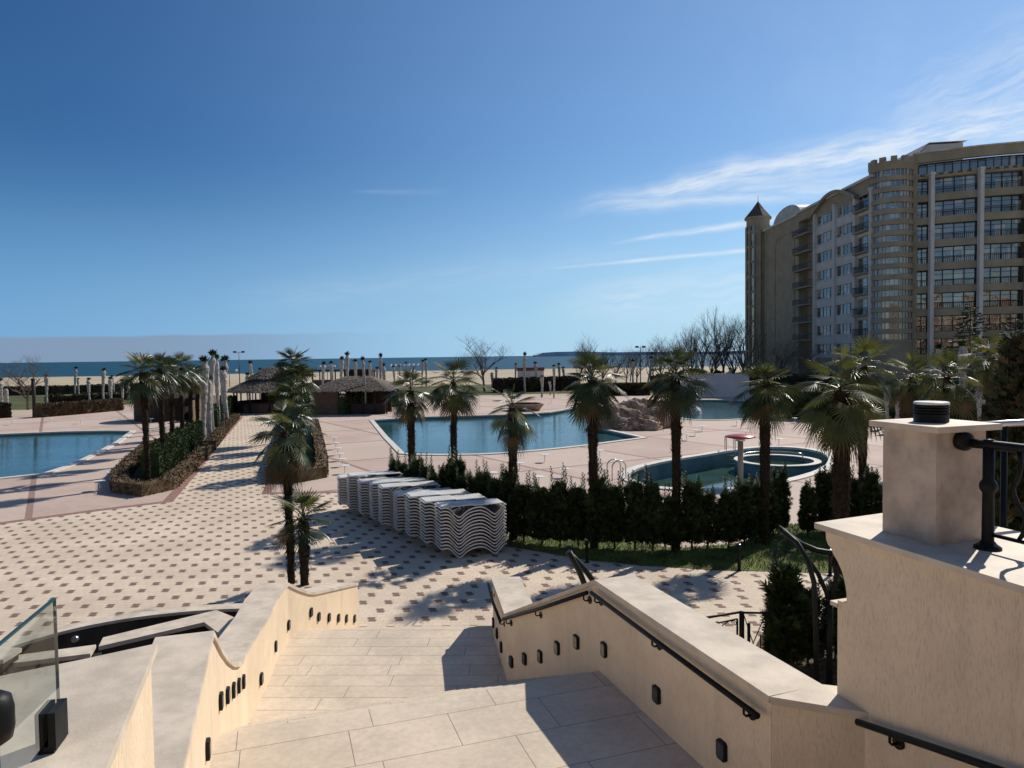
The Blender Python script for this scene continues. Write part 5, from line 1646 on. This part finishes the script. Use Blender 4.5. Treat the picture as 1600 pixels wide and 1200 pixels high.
b = MB(); b.lathe((sp_.x, sp_.y, -.3), [(1.35, 0), (1.25, .45), (.9, .8), (.5, 1.0), (0, 1.05)], 14, 0, False)
for i in range(60):
    a = rg.uniform(0, 6.28); r = rg.uniform(.5, 1.35); b.box((sp_.x + r * math.cos(a), sp_.y + r * math.sin(a), .15 + .55 * (1.3 - r) + rg.uniform(-.1, .1)), (rg.uniform(.15, .35),) * 3, a)
b.build('white_mound', M_WHITEWALL, sf)
for (dx, h_) in ((-.75, 1.3), (-.1, 1.75), (.55, 1.45)):
    b = MB(); b.lathe((sp_.x + dx, sp_.y, .3), [(.38, 0), (.3, .5), (.12, h_ - .2), (0, h_)], 7, 0, False); b.build('red_peak', mat('dark_red_rock', (.16, .035, .035), .6), sf)
pp = G(821, 641)
pt = thing('stone_planter', 'wide low stone bowl planter beyond the large pool', 'planter', pp)
b = MB(); b.lathe((pp.x, pp.y, 0), [(1.5, 0), (1.95, .55), (2.05, .68), (1.9, .72), (1.7, .6), (0, .6)], 28); b.build('bowl', M_ROCK, pt)
b = MB()
for i in range(400):
    a = rg.uniform(0, 6.28); r = 1.6 * math.sqrt(rg.random()); d = Vector((rg.uniform(-.5, .5), rg.uniform(-.5, .5), 1)).normalized()
    b.leaf(Vector((pp.x + r * math.cos(a), pp.y + r * math.sin(a), .6)), d, d.orthogonal(), .22, .04)
b.build('plants', M_HEDGEFAR, pt)

# ================================================================== IRON PERGOLAS, GATE
def pergola_post(root, base, pts_l, pts_r):
    pass
pg = thing('iron_pergola', 'dark iron pergola with forked posts and curved beams beside the terrace wall', 'pergola', (*V2(G(1280, 1075)), 0))
def DT(lst): return [D(x, y, d) for (x, y, d) in lst]
b = MB(); b.tube(DT([(1276, 1085, 11.6), (1275, 1000, 11.6), (1272, 910, 11.6), (1262, 876, 11.7), (1246, 848, 11.9), (1224, 830, 12.2)]), .045, 8); b.build('post', M_GREENIRON, pg)
b = MB(); b.tube(DT([(1296, 1085, 12.0), (1296, 1000, 12.0), (1297, 948, 12.0)]), .055, 8)
b.tube(DT([(1297, 950, 12.0), (1291, 925, 12.0), (1278, 896, 12.0), (1258, 868, 12.0), (1242, 845, 12.1), (1222, 829, 12.3)]), .04, 8)
b.tube(DT([(1297, 950, 12.0), (1302, 920, 12.0), (1311, 885, 12.0), (1315, 866, 12.0)]), .04, 8); b.build('post', M_GREENIRON, pg)
b = MB(); b.tube(DT([(1216, 824, 12.3), (1232, 836, 12.2), (1252, 850, 12.1), (1276, 860, 12.1), (1300, 864, 12.0), (1345, 865, 12.0)]), .05, 8); b.build('curved_beam', M_GREENIRON, pg)
b = MB(); b.tube(DT([(1306, 864, 11.98), (1318, 864.5, 11.98)]), .054, 8); b.build('collar', M_STEEL, pg)
for yy in (960, 1010):
    b = MB()
    for k in range(3):
        for sx in (0, 1):
            c = D(1282 + 8 * sx, yy + 9 * k, 11.8); r_ = .045
            b.tube([(c.x + r_ * math.cos(a), c.y, c.z + r_ * math.sin(a)) for a in [R(30 * q) for q in range(13)]], .007, 5, 0, False)
    b.build('scroll_panel', M_GREENIRON, pg)
p2 = thing('iron_pergola', 'tip of a dark iron pergola rising behind the right stair wall', 'pergola', (*V2(G(920, 1040)), 0))
b = MB(); b.tube(DT([(889, 862, 11.6), (897, 878, 11.6), (905, 892, 11.6), (914, 915, 11.6), (918, 960, 11.6), (919, 1100, 11.6)]), .05, 8); b.build('post', M_GREENIRON, p2)
b = MB(); b.tube(DT([(886, 862, 11.9), (900, 875, 11.9), (914, 890, 11.9), (927, 908, 11.9), (938, 960, 11.9), (940, 1090, 11.9)]), .05, 8); b.build('post', M_GREENIRON, p2)

gt = thing('iron_gate', 'black iron gate with scrollwork behind the stair wall', 'gate', (*V2(G(1158, 1040)), 0))
dg = 13.2
def fr(x, y, d=dg): return D(x, y, d)
b = MB(); b.tube([fr(1159, 956), fr(1159, 1050)], .05, 8); b.build('post', M_BLACK, gt)
b = MB(); b.tube([fr(1060, 975), fr(1098, 966), fr(1159, 956)], .025, 8); b.tube([fr(1060, 986), fr(1098, 978), fr(1152, 967)], .014, 6); b.tube([fr(1152, 967), fr(1152, 1045)], .02, 6)
b.tube([fr(1070, 1050), fr(1152, 1045)], .02, 6); b.build('frame', M_BLACK, gt)
def scroll(c, r0, turns, sgn, a0):
    return [(c.x + (r0 * (1 - q / 22)) * math.cos(a0 + sgn * turns * 6.283 * q / 20), c.y, c.z + (r0 * (1 - q / 22)) * math.sin(a0 + sgn * turns * 6.283 * q / 20)) for q in range(21)]
b = MB()
for (x, y, r_, sg, a0) in ((1120, 975, .05, 1, 0), (1147, 974, .055, -1, 3), (1137, 989, .06, 1, 2), (1105, 982, .05, -1, 1), (1128, 1005, .06, 1, 4), (1145, 1012, .05, -1, 0)):
    b.tube(scroll(fr(x, y), r_, 1.6, sg, a0), .008, 5)
b.tube([fr(1124, 986), fr(1129, 977), fr(1138, 971), fr(1148, 969)], .01, 5); b.tube([fr(1100, 1000), fr(1115, 992), fr(1128, 978)], .01, 5); b.build('scrollwork', M_BLACK, gt)
fp = thing('iron_fence', 'black iron fence panel with crossed bars beside the gate', 'fence', (*V2(G(1180, 1040)), 0))
b = MB()
b.tube([fr(1159, 957), fr(1197, 958, 12.9)], .02, 6); b.tube([fr(1197, 958, 12.9), fr(1198, 1045, 12.9)], .022, 6)
b.tube([fr(1170, 974, 13.1), fr(1170, 1045, 13.1)], .03, 6); b.tube([fr(1159, 1042), fr(1198, 1044, 12.9)], .018, 6); b.build('frame', M_BLACK, fp)
b = MB(); b.tube([fr(1162, 960), fr(1188, 1040, 12.95)], .01, 5); b.tube([fr(1196, 960, 12.9), fr(1164, 1035, 13.15)], .01, 5); b.tube([fr(1188, 992, 12.95), fr(1188, 1044, 12.95)], .012, 5); b.build('cross_bars', M_BLACK, fp)

# ================================================================== TREES
def bare_tree_mb(seed, H, spread=.55, n0=6, up=.4):
    rg = random.Random(seed); b = MB()
    def grow(p, d, ln, r, depth):
        k = 3 if depth < 2 else 2
        pts = [p]; dd = d.copy()
        for i in range(k):
            dd = (dd + Vector((rg.uniform(-.16, .16), rg.uniform(-.16, .16), rg.uniform(-.04, .12)))).normalized()
            pts.append(pts[-1] + dd * ln / k)
        r1 = r * .62
        b.tube(pts, [r + (r1 - r) * i / k for i in range(k + 1)], 6 if depth < 1 else (4 if depth < 3 else 3), 0, False, False)
        if depth >= 5 or r < .0062: return
        nb = rg.choice((2, 3, 3, 4)) if depth else n0
        for i in range(nb):
            a = rg.uniform(0, 6.28)
            side = Vector((math.cos(a), math.sin(a), rg.uniform(-.1, .5)))
            nd = (dd * up + side * spread + Vector((0, 0, .22))).normalized()
            q = rg.uniform(.45, 1.0) if i else 1.0
            kk = q * k; ii = min(int(kk), k - 1)
            grow(pts[ii].lerp(pts[ii + 1], kk - ii), nd, ln * rg.uniform(.58, .82), r1 * rg.uniform(.66, .92), depth + 1)
    grow(Vector((0, 0, -.1)), Vector((rg.uniform(-.05, .05), rg.uniform(-.05, .05), 1)), H * .32, H * .018, 0)
    zm = max(v[2] for v in b.v)
    b.v = [(v[0] * H / zm, v[1] * H / zm, v[2] * H / zm) for v in b.v]
    return b
BT = []
for k in range(4):
    t = thing('bare_tree', 'bare tree', 'tree')
    bare_tree_mb(400 + k, 10.0, [.75, .5, .6, .42][k], [11, 7, 8, 7][k], [.35, .55, .5, .7][k]).local('branches', M_BARE, t)
    b = MB(); b.tube([(0, 0, -.1), (0, 0, .6)], [.24, .175], 8); b.local('trunk', M_BARE, t)
    BT.append([t, False])
def put_tree(x, yb, yt, k, lab, grp='bare winter trees', wd=1.0):
    p = G(x, yb); hor = 556.3 - .0135 * (x - 800)
    H = EYE - (yt - hor) / FPX * p.y; s = H / 10.0
    src = BT[k]; sc_ = (s * wd, s * wd, s)
    if not src[1]:
        src[0].location = p; src[0].scale = sc_; src[0]['label'] = lab; src[0]['group'] = grp; src[1] = True
        src[0].rotation_euler = (0, 0, rnd.uniform(0, 6.28))
    else:
        dup(src[0], p, rnd.uniform(0, 6.28), lab, grp, sc_)
put_tree(757, 612, 520, 0, 'wide bare tree standing alone beyond the large pool', wd=1.0)
put_tree(44, 640, 550, 0, 'wide bare tree on the far left lawn', wd=1.1)
row = [(905, 605, 530, 2), (925, 606, 516, 1), (942, 604, 535, 2), (962, 603, 541, 0), (978, 603, 538, 2), (995, 602, 534, 2), (1012, 603, 522, 1), (1034, 602, 524, 2), (1052, 602, 520, 0), (1068, 603, 512, 2), (1085, 602, 500, 3), (1098, 605, 486, 1), (1112, 603, 515, 2), (1132, 604, 474, 3), (1150, 604, 490, 1), (1160, 606, 478, 2), (985, 596, 540, 1), (1045, 597, 527, 3), (1120, 597, 505, 0)]
row.sort()
for j, (x, yb, yt, k) in enumerate(row):
    put_tree(x, yb, yt, k, f'bare tree, {ORD[j] if j < 20 else j} from the left in the row left of the hotel', 'bare trees in the row left of the hotel', .85)
put_tree(1218, 612, 520, 0, 'leafless tree against the plain end wall of the hotel', 'bare trees before the hotel', 1.0)
put_tree(1250, 614, 525, 2, 'leafless tree against the white hotel facade', 'bare trees before the hotel', 1.1)
put_tree(1490, 628, 530, 2, 'leafless tree beside the dark conifer before the hotel', 'bare trees before the hotel', 1.2)

def conifer(pos, H, r, label, seed, group):
    rg = random.Random(seed)
    t = thing('conifer_tree', label, 'tree', pos, 0, group)
    b = MB(); b.tube([(0, 0, -.1), (0, 0, H * .98)], [H * .016, .02], 8); b.local('trunk', M_STEM, t)
    f = MB()
    n = int(H * 9)
    for i in range(n):
        q = .12 + .86 * i / n; z = H * q; a = i * 2.4 + rg.uniform(-.3, .3)
        L = r * (1.05 - q) ** .8 * rg.uniform(.6, 1.15) + .2
        d = Vector((math.cos(a), math.sin(a), .12))
        e_ = Vector((0, 0, z)) + d * L + Vector((0, 0, -.12 * L))
        f.tube([(0, 0, z), Vector((0, 0, z)) + d * L * .5, e_], [.03, .02, .008], 3, 0, False, False)
        for j in range(int(20 * L) + 8):
            u = rg.uniform(.15, 1.0); p = Vector((0, 0, z)).lerp(e_, u)
            dd = (d + Vector((rg.uniform(-.8, .8), rg.uniform(-.8, .8), rg.uniform(-.5, .25)))).normalized()
            s = dd.cross(Vector((rg.uniform(-1, 1), rg.uniform(-1, 1), rg.uniform(-1, 1)))).normalized()
            f.leaf(p, dd, s, rg.uniform(.25, .5), .05)
    f.local('crown', M_CYP, t)
conifer(V2(D(1515, 600, 62)) + (0,), 9.8, 2.6, 'dark spruce like conifer in front of the hotel windows', 501, 'conifers before the hotel')
conifer(V2(D(1478, 620, 66)) + (0,), 6.2, 2.0, 'shorter dark conifer left of the spruce before the hotel', 502, 'conifers before the hotel')
conifer(V2(D(1585, 620, 50)) + (0,), 8.2, 2.4, 'dark conifer behind the shrub tree at the right edge', 503, 'conifers before the hotel')

# ================================================================== HOTEL
HX = 50.0
ht = thing('hotel', 'beige and white castle style hotel with a round battlemented tower and curved wing', 'hotel', (HX, 110, 0))
def bx(b, x0, x1, y0, y1, z0, z1, mi=0): b.box(((x0 + x1) / 2, (y0 + y1) / 2, (z0 + z1) / 2), (x1 - x0, y1 - y0, z1 - z0), 0, mi)
ROWZ = [26.9 - 2.95 * k for k in range(8)]
TOPZ = 29.7
# core block and plain end wall
b = MB()
bx(b, HX + .36, HX + 18, 98.6, 117.0, 0, TOPZ)
bx(b, HX + 1.5, HX + 18, 117.0, 123.8, 0, TOPZ)
bx(b, HX, HX + 18, 123.8, 141.5, 0, TOPZ - .2)
bx(b, HX - .01, HX + .36, 98.6, 117.0, 27.75, TOPZ - .01)
bx(b, HX + .0, HX + 1.5, 116.98, 123.81, 28.3, TOPZ - .005)
bx(b, HX + .005, HX + .36, 98.6, 117.0, 0, 4.9)
b.build('beige_wall', M_HOTEL, ht)
# raised frame on the plain wall
b = MB()
for (y0, y1, z0, z1) in ((125.6, 125.95, 6, 25.5), (134.6, 134.95, 6, 25.5), (127.0, 133.6, 27.0, 27.3), (127.0, 133.6, 4.2, 4.5)):
    bx(b, HX - .12, HX, y0, y1, z0, z1)
for (ya, za, yb, zb_) in ((125.75, 25.5, 127.1, 27.15), (134.8, 25.5, 133.5, 27.15), (125.75, 6, 127.1, 4.35), (134.8, 6, 133.5, 4.35)):
    b.tube([(HX - .03, ya, za), (HX - .03, yb, zb_)], .17, 4, 0, False, False)
b.build('wall_moulding', M_HOTEL, ht)
# cornices
b = MB()
bx(b, HX - .45, HX + 18.3, 98.3, 124.0, TOPZ, TOPZ + .35)
bx(b, HX - .35, HX + 18.2, 124.0, 141.6, TOPZ - .2, TOPZ + .15)
b.build('cornice', M_HOTELW, ht)
b = MB()
n = 12
for i in range(n):   # vaulted roof behind the plain wall
    a0, a1 = math.pi * i / n, math.pi * (i + 1) / n
    c_, r_ = 131.0, 6.6
    p = [(HX + .6, c_ + r_ * math.cos(a0), TOPZ + .15 + 2.6 * math.sin(a0)), (HX + .6, c_ + r_ * math.cos(a1), TOPZ + .15 + 2.6 * math.sin(a1))]
    b.add([p[0], p[1], (HX + 15, *p[1][1:]), (HX + 15, *p[0][1:])], [(0, 1, 2, 3)])
    b.add([p[0], p[1], (HX + .6, c_, TOPZ + .15)], [(0, 1, 2)])
b.build('vaulted_roof', M_ROOFM, ht)
b = MB()
b.add([(56.5, 102, TOPZ + .3), (64.5, 102, TOPZ + .3), (64.5, 112, TOPZ + .3), (56.5, 112, TOPZ + .3), (56.5, 102, 32.0), (59.5, 102, 35.0), (64.5, 102, 35.2), (56.5, 112, 32.0), (59.5, 112, 35.0), (64.5, 112, 35.2)],
      [(0, 1, 6, 5, 4), (3, 0, 4, 7), (4, 5, 8, 7), (5, 6, 9, 8), (1, 2, 9, 6)])
b.build('penthouse', M_HOTELW, ht)
b = MB()
b.add([(56.2, 101.7, 31.9), (59.5, 101.7, 35.2), (65, 101.7, 35.45), (65, 112.3, 35.45), (59.5, 112.3, 35.2), (56.2, 112.3, 31.9)], [(0, 1, 4, 5), (1, 2, 3, 4)])
b.build('penthouse_roof', M_ROOFM, ht)

def window_x(y0, y1, z0, z1, x, lights, frame=M_FRAMEL, transom=True):
    b = MB(); t_ = .07
    bx(b, x - .05, x + .03, y0, y1, z0, z0 + t_); bx(b, x - .05, x + .03, y0, y1, z1 - t_, z1)
    for i in range(lights + 1):
        yy = y0 + (y1 - y0) * i / lights
        bx(b, x - .052, x + .028, max(y0, yy - t_ / 2), min(y1, yy + t_ / 2), z0 + t_ , z1 - t_)
    if transom: bx(b, x - .048, x + .024, y0, y1, z0 + (z1 - z0) * .7, z0 + (z1 - z0) * .7 + .05)
    w_ = b.build('window', frame, ht)
    p = MB(); p.add([(x, y0, z0), (x, y1, z0), (x, y1, z1), (x, y0, z1)], [(3, 2, 1, 0), (0, 1, 2, 3)][1:])
    p.build('pane', M_PANE, w_)
BAYS = [(109.9, 117.0), (103.4, 109.9)]
sp = MB(); ornament = MB()
for (y0, y1) in BAYS:
    prev = 27.75
    for k, z in enumerate(ROWZ):
        w0, w1 = z - .8, z + .8
        bx(sp, HX, HX + .36, y0, y1, w1, prev)
        if prev - w1 > .5:
            bx(ornament, HX - .05, HX, y0 + .7, y1 - .6, w1 + .32, prev - .25)
        bx(ornament, HX - .10, HX, y0 + .3, y1 - .3, w0 - .14, w0)
        # two white mullion piers inside the opening
        L_ = y1 - y0
        for q in (.30, .66):
            bx(sp, HX + .10, HX + .36, y0 + L_ * q - .09, y0 + L_ * q + .09, w0, w1)
        for (qa, qb, li) in ((.04, .30, 1), (.30, .66, 2), (.66, .96, 1)):
            window_x(y0 + L_ * qa + (.09 if qa > .1 else 0), y0 + L_ * qb - (.09 if qb < .9 else 0), w0, w1, HX + .22, li, M_FRAMEL)
        prev = w0
    bx(sp, HX, HX + .36, y0, y1, 4.9, prev)
for (y0, y1) in ((98.9, 103.4),):
    prev = 27.75
    for k, z in enumerate(ROWZ):
        bx(sp, HX, HX + .36, y0, y1, z + 1.1, prev)
        window_x(y0 + .35, y1 - .2, z - 1.15, z + 1.1, HX + .30, 3, M_FRAMEL)
        prev = z - 1.15
    bx(sp, HX, HX + .36, y0, y1, 4.9, prev)
sp.build('white_cladding', M_HOTELW, ht)
ornament.build('cladding_panels', M_HOTELW, ht)
b = MB()
for y in (117.0, 109.9, 103.4, 98.75):
    bx(b, HX - .32, HX + .34, y - .34, y + .34, 4.0, 28.0)
    bx(b, HX - .40, HX + .30, y - .42, y + .42, 28.0, 28.35)
b.build('pilasters', M_HOTELW, ht)
# curved pediment over the white bays
b = MB()
n = 18
for i in range(n):
    q0, q1 = i / n, (i + 1) / n
    for_y = lambda q: 102.4 + 15.6 * q
    zz = lambda q: 27.6 + 2.35 * math.sin(math.pi * q)
    ya, yb, za, zb_ = for_y(q0), for_y(q1), zz(q0), zz(q1)
    vs = [(HX - .75, ya, za), (HX - .75, yb, zb_), (HX - .75, yb, zb_ + .5), (HX - .75, ya, za + .5), (HX + .3, ya, za), (HX + .3, yb, zb_), (HX + .3, yb, zb_ + .5), (HX + .3, ya, za + .5)]
    b.add(vs, [(0, 1, 2, 3), (3, 2, 6, 7), (1, 0, 4, 5)])
b.build('pediment', M_HOTEL, ht)
def railing_x(x, y0, y1, z, proj):
    b = MB()
    bx(b, x - proj, x + .2, y0, y1, z - .2, z)
    bal = b.build('balcony', M_HOTEL, ht)
    r_ = MB()
    bx(r_, x - proj + .03, x - proj + .09, y0 + .05, y1 - .05, z + .92, z + 1.0)
    k = int((y1 - y0) / .28)
    for i in range(k + 1):
        yy = y0 + .08 + (y1 - y0 - .16) * i / k
        bx(r_, x - proj + .04, x - proj + .08, yy - .035, yy + .035, z, z + .92)
    for yy in (y0 + .05, y1 - .05):
        bx(r_, x - proj + .03, x, yy - .03, yy + .03, z + .90, z + .98)
    r_.build('railing', M_FRAME, bal)
for z in ROWZ:
    railing_x(HX + .02, 117.4, 123.7, z - 1.3, 1.25)
    window_x(117.5, 121.0, z - 1.2, z + 1.2, HX + 1.46, 2, M_FRAME)
    railing_x(HX - .02, 99.1, 103.0, z - 1.2, .7)
# corner turret with its cone roof
tcx, tcy, tr_r = 49.6, 143.0, 2.2
b = MB(); b.lathe((tcx, tcy, 0), [(tr_r - .12, 0), (tr_r - .12, 32.2)], 28); b.build('turret_glazing', M_PANE, ht)
b = MB()
for i in range(9):
    a = R(150 + 28 * i); b.tube([(tcx + tr_r * math.cos(a), tcy + tr_r * math.sin(a), 0), (tcx + tr_r * math.cos(a), tcy + tr_r * math.sin(a), 31.0)], .16 if i % 2 else .3, 6, 0, False)
for z in [3.0 + 2.95 * k for k in range(10)]:
    b.lathe((tcx, tcy, z), [(tr_r + .05, 0), (tr_r + .05, .45), (tr_r - .15, .45), (tr_r - .15, 0)], 28, 0, False)
b.lathe((tcx, tcy, 0), [(tr_r + .02, 30.9), (tr_r + .02, 32.2), (tr_r + .4, 32.4), (tr_r + .4, 32.7), (0, 32.7)], 28, 0, False)
b.lathe((tcx, tcy, 0), [(tr_r + .03, 0), (tr_r + .03, 31.0)], 14, 0, True, R(-120), R(80))
b.build('turret_wall', M_HOTEL, ht)
b = MB(); b.lathe((tcx, tcy, 32.7), [(tr_r + .45, 0), (1.2, 1.7), (0.05, 3.3)], 8, 0, False); b.build('turret_roof', M_ROOF, ht)
b = MB(); b.tube([(tcx, tcy, 35.9), (tcx, tcy, 37.3)], [.06, .02], 6); b.build('finial', M_ROOF, ht)

# round battlemented tower
ttx, tty, tR = 52.4, 98.3, 2.65
b = MB()
b.lathe((ttx, tty, 0), [(tR, 0), (tR, 6.9)], 36)
zs = [29.7 - 1.465 * k for k in range(16)]
edges = [(z - .40, z + .40) for z in zs][::-1]
prev = 6.9
for (a_, c_) in edges:
    b.lathe((ttx, tty, 0), [(tR, prev), (tR + .06, prev + .02), (tR + .06, a_ - .02), (tR, a_), (tR - .28, a_)], 36, 0, False); b.lathe((ttx, tty, 0), [(tR - .28, c_), (tR, c_)], 36, 0, False)
    prev = c_
b.lathe((ttx, tty, 0), [(tR, prev), (tR + .12, prev + .2), (tR + .25, prev + .7), (tR + .25, 31.2), (tR - .3, 31.2), (tR - .3, 30.8), (0, 30.8)], 36, 0, False)
for i in range(12):
    a = R(30 * i + 8); b.box((ttx + (tR - .02) * math.cos(a), tty + (tR - .02) * math.sin(a), 31.5), (.5, .75, .62), a)
b.build('tower_wall', M_HOTEL, ht)
for z in zs:
    f = MB()
    for i in range(15):
        a = R(158 + 13.5 * i); rr_ = tR - .2
        wd = .38 if i in (0, 4, 10) else .09
        f.box((ttx + rr_ * math.cos(a), tty + rr_ * math.sin(a), z), (.1, wd, .80), a)
    w_ = f.build('window', M_FRAMEL, ht)
    p = MB(); p.lathe((ttx, tty, z), [(tR - .24, -.4), (tR - .24, .4)], 40, 0, True, R(140), R(400)); p.build('pane', M_PANE, w_)
# curved right wing
def AY(x): return 97.0 - 5.2 * math.sin(math.pi * (x - 54.6) / 30.0)
def arc(x0, x1, off=0.0, n=None):
    n = n or max(2, int((x1 - x0) / .8))
    P = [(x0 + (x1 - x0) * i / n, AY(x0 + (x1 - x0) * i / n)) for i in range(n + 1)]
    return offset_poly(P, off, False) if off else P
RZ = [27.75 - 3.07 * k for k in range(9)]
X0, X1 = 54.6, 80.0
b = MB()
prev = 29.15
for z in RZ:
    b.wallstrip(arc(X0, X1), arc(X0, X1, .5), prev, z + 1.12)
    prev = z - 1.0
b.wallstrip(arc(X0, X1), arc(X0, X1, .5), prev, 0)
b.wallstrip(arc(X0, X1, -.22), arc(X0, X1, .5), 32.2, 31.0)
b.wallstrip(arc(X0, X1, 3.0), arc(X0, X1, 16.0), 31.0, 0)
b.wallstrip(arc(X0, 55.1, -.01), arc(X0, 55.1, 3.0), 31.0, 0)
xx = X0 + .3
while xx < X1 - 1:
    b.wallstrip(arc(xx, xx + .45, -.08, 2), arc(xx, xx + .45, .3, 2), 29.5, 29.15); xx += .95
b.build('curved_wall', M_HOTEL, ht)
b = MB()
for x in (56.4, 61.4, 66.5, 71.6, 76.6):
    y = AY(x); b.box((x, y - .32, 14.6), (.5, .6, 29.2), 0); b.box((x, y - .34, 29.35), (.66, .72, .3), 0)
b.build('white_columns', M_HOTELW, ht)
b = MB(); b.wallstrip(arc(X0, X1, -.42), arc(X0, X1, .4), 32.38, 32.2); b.build('roof_edge', M_ROOFM, ht)
BX = [54.9, 56.1, 61.1, 61.7, 66.2, 66.8, 71.3, 71.9, 76.3, 76.9, 80.0]
def window_arc(x0, x1, z0, z1, off, lights, frame=M_FRAME, hz=(.72,)):
    A = arc(x0, x1, off - .06, lights); B_ = arc(x0, x1, off + .04, lights)
    b = MB()
    b.wallstrip(A, B_, z0 + .08, z0); b.wallstrip(A, B_, z1, z1 - .08)
    for q in hz:
        zz = z0 + (z1 - z0) * q; b.wallstrip(offset_poly(A, .01, False), B_, zz + .05, zz)
    for i, (x, y) in enumerate(A):
        b.box((x, y + .04, (z0 + z1) / 2), (.10, .09, z1 - z0 - .16))
    w_ = b.build('window', frame, ht)
    C_ = arc(x0, x1, off + .02, lights)
    p = MB()
    for i in range(lights):
        # every pane sits very slightly out of true, as real glazing does
        a, c_ = C_[i], C_[i + 1]
        j = rnd.uniform(-.022, .022); j2 = rnd.uniform(-.02, .02)
        p.add([(a[0], a[1] + j, z0), (c_[0], c_[1] - j, z0), (c_[0], c_[1] - j + j2, z1), (a[0], a[1] + j + j2, z1)], [(0, 1, 2, 3)])
    p.build('pane', M_PANE, w_)
def curtains(x0, x1, z0, z1, off):
    b = MB(); n = 10
    P = arc(x0, x1, off, n)
    P = [(x, y + (.05 if i % 2 else 0)) for i, (x, y) in enumerate(P)]
    b.wallstrip(P, offset_poly(P, .02, False), z1, z0)
    b.build('curtain', M_CURT, ht)
for k, z in enumerate(RZ):
    if k > 7: continue
    for (x0, x1, li) in ((54.95, 56.15, 2), (56.65, 61.15, 4), (61.65, 66.25, 4), (66.75, 71.35, 4)):
        if li == 2:
            window_arc(55.05, 56.15, z - 1.0, z + 1.12, 1.1, 2)
        else:
            window_arc(x0, x1, z - 1.0, z + 1.12, .72, li)
        r_ = MB()
        A = arc(x0, x1, .06); B_ = arc(x0, x1, .12)
        r_.wallstrip(A, B_, z - .16, z - .24)
        kk = int((x1 - x0) / .2)
        for (x, y) in arc(x0, x1, .09, kk): r_.box((x, y, z - .62), (.035, .035, .76))
        r_.build('balcony_railing', M_FRAME, ht)
for (x0, x1) in ((55.2, 60.5), (60.5, 65.6), (65.6, 70.6)):
    window_arc(x0, x1, 29.5, 31.0, .8, 6)
# arches of the ground storey
for y in (101.2, 106.6, 113.4):
    b = MB()
    n = 14
    out = [(HX - .03, y + 1.5 * math.cos(math.pi * i / n), 2.2 + 1.6 * math.sin(math.pi * i / n)) for i in range(n + 1)] + [(HX - .03, y - 1.5, 0), (HX - .03, y + 1.5, 0)]
    b.add(out, [tuple(range(len(out)))]); b.build('arched_window', M_PANE, ht)
    r_ = MB(); r_.tube([(HX - .05, y + 1.65 * math.cos(math.pi * i / n), 2.2 + 1.75 * math.sin(math.pi * i / n)) for i in range(n + 1)], .16, 6, 0, False); r_.build('arch_moulding', M_HOTELW, ht)

# the sunlit wing behind the viewpoint, which the hotel windows mirror
hw = thing('hotel_wing', 'sunlit cream and pink hotel wing facing the sea, mirrored in the tower windows', 'hotel', (20, -34, 0))
b = MB(); bx(b, -50, 110, -44, -34, 0, 20.5); b.build('wall', mat('wing_cream', (.55, .45, .31), .85), hw)
b = MB()
for i in range(16):
    bx(b, -48 + 10 * i, -44 + 10 * i, -34, -33.6, 1, 19.5)
b.build('pink_bays', mat('wing_pink', (.45, .26, .21), .85), hw)
b = MB()
for i in range(32):
    for k in range(6):
        bx(b, -49.2 + 5 * i + .8, -47.4 + 5 * i + .8, -33.6 - .05, -33.55, 1.4 + 3.1 * k, 3.4 + 3.1 * k)
b.build('windows', M_FRAME, hw)
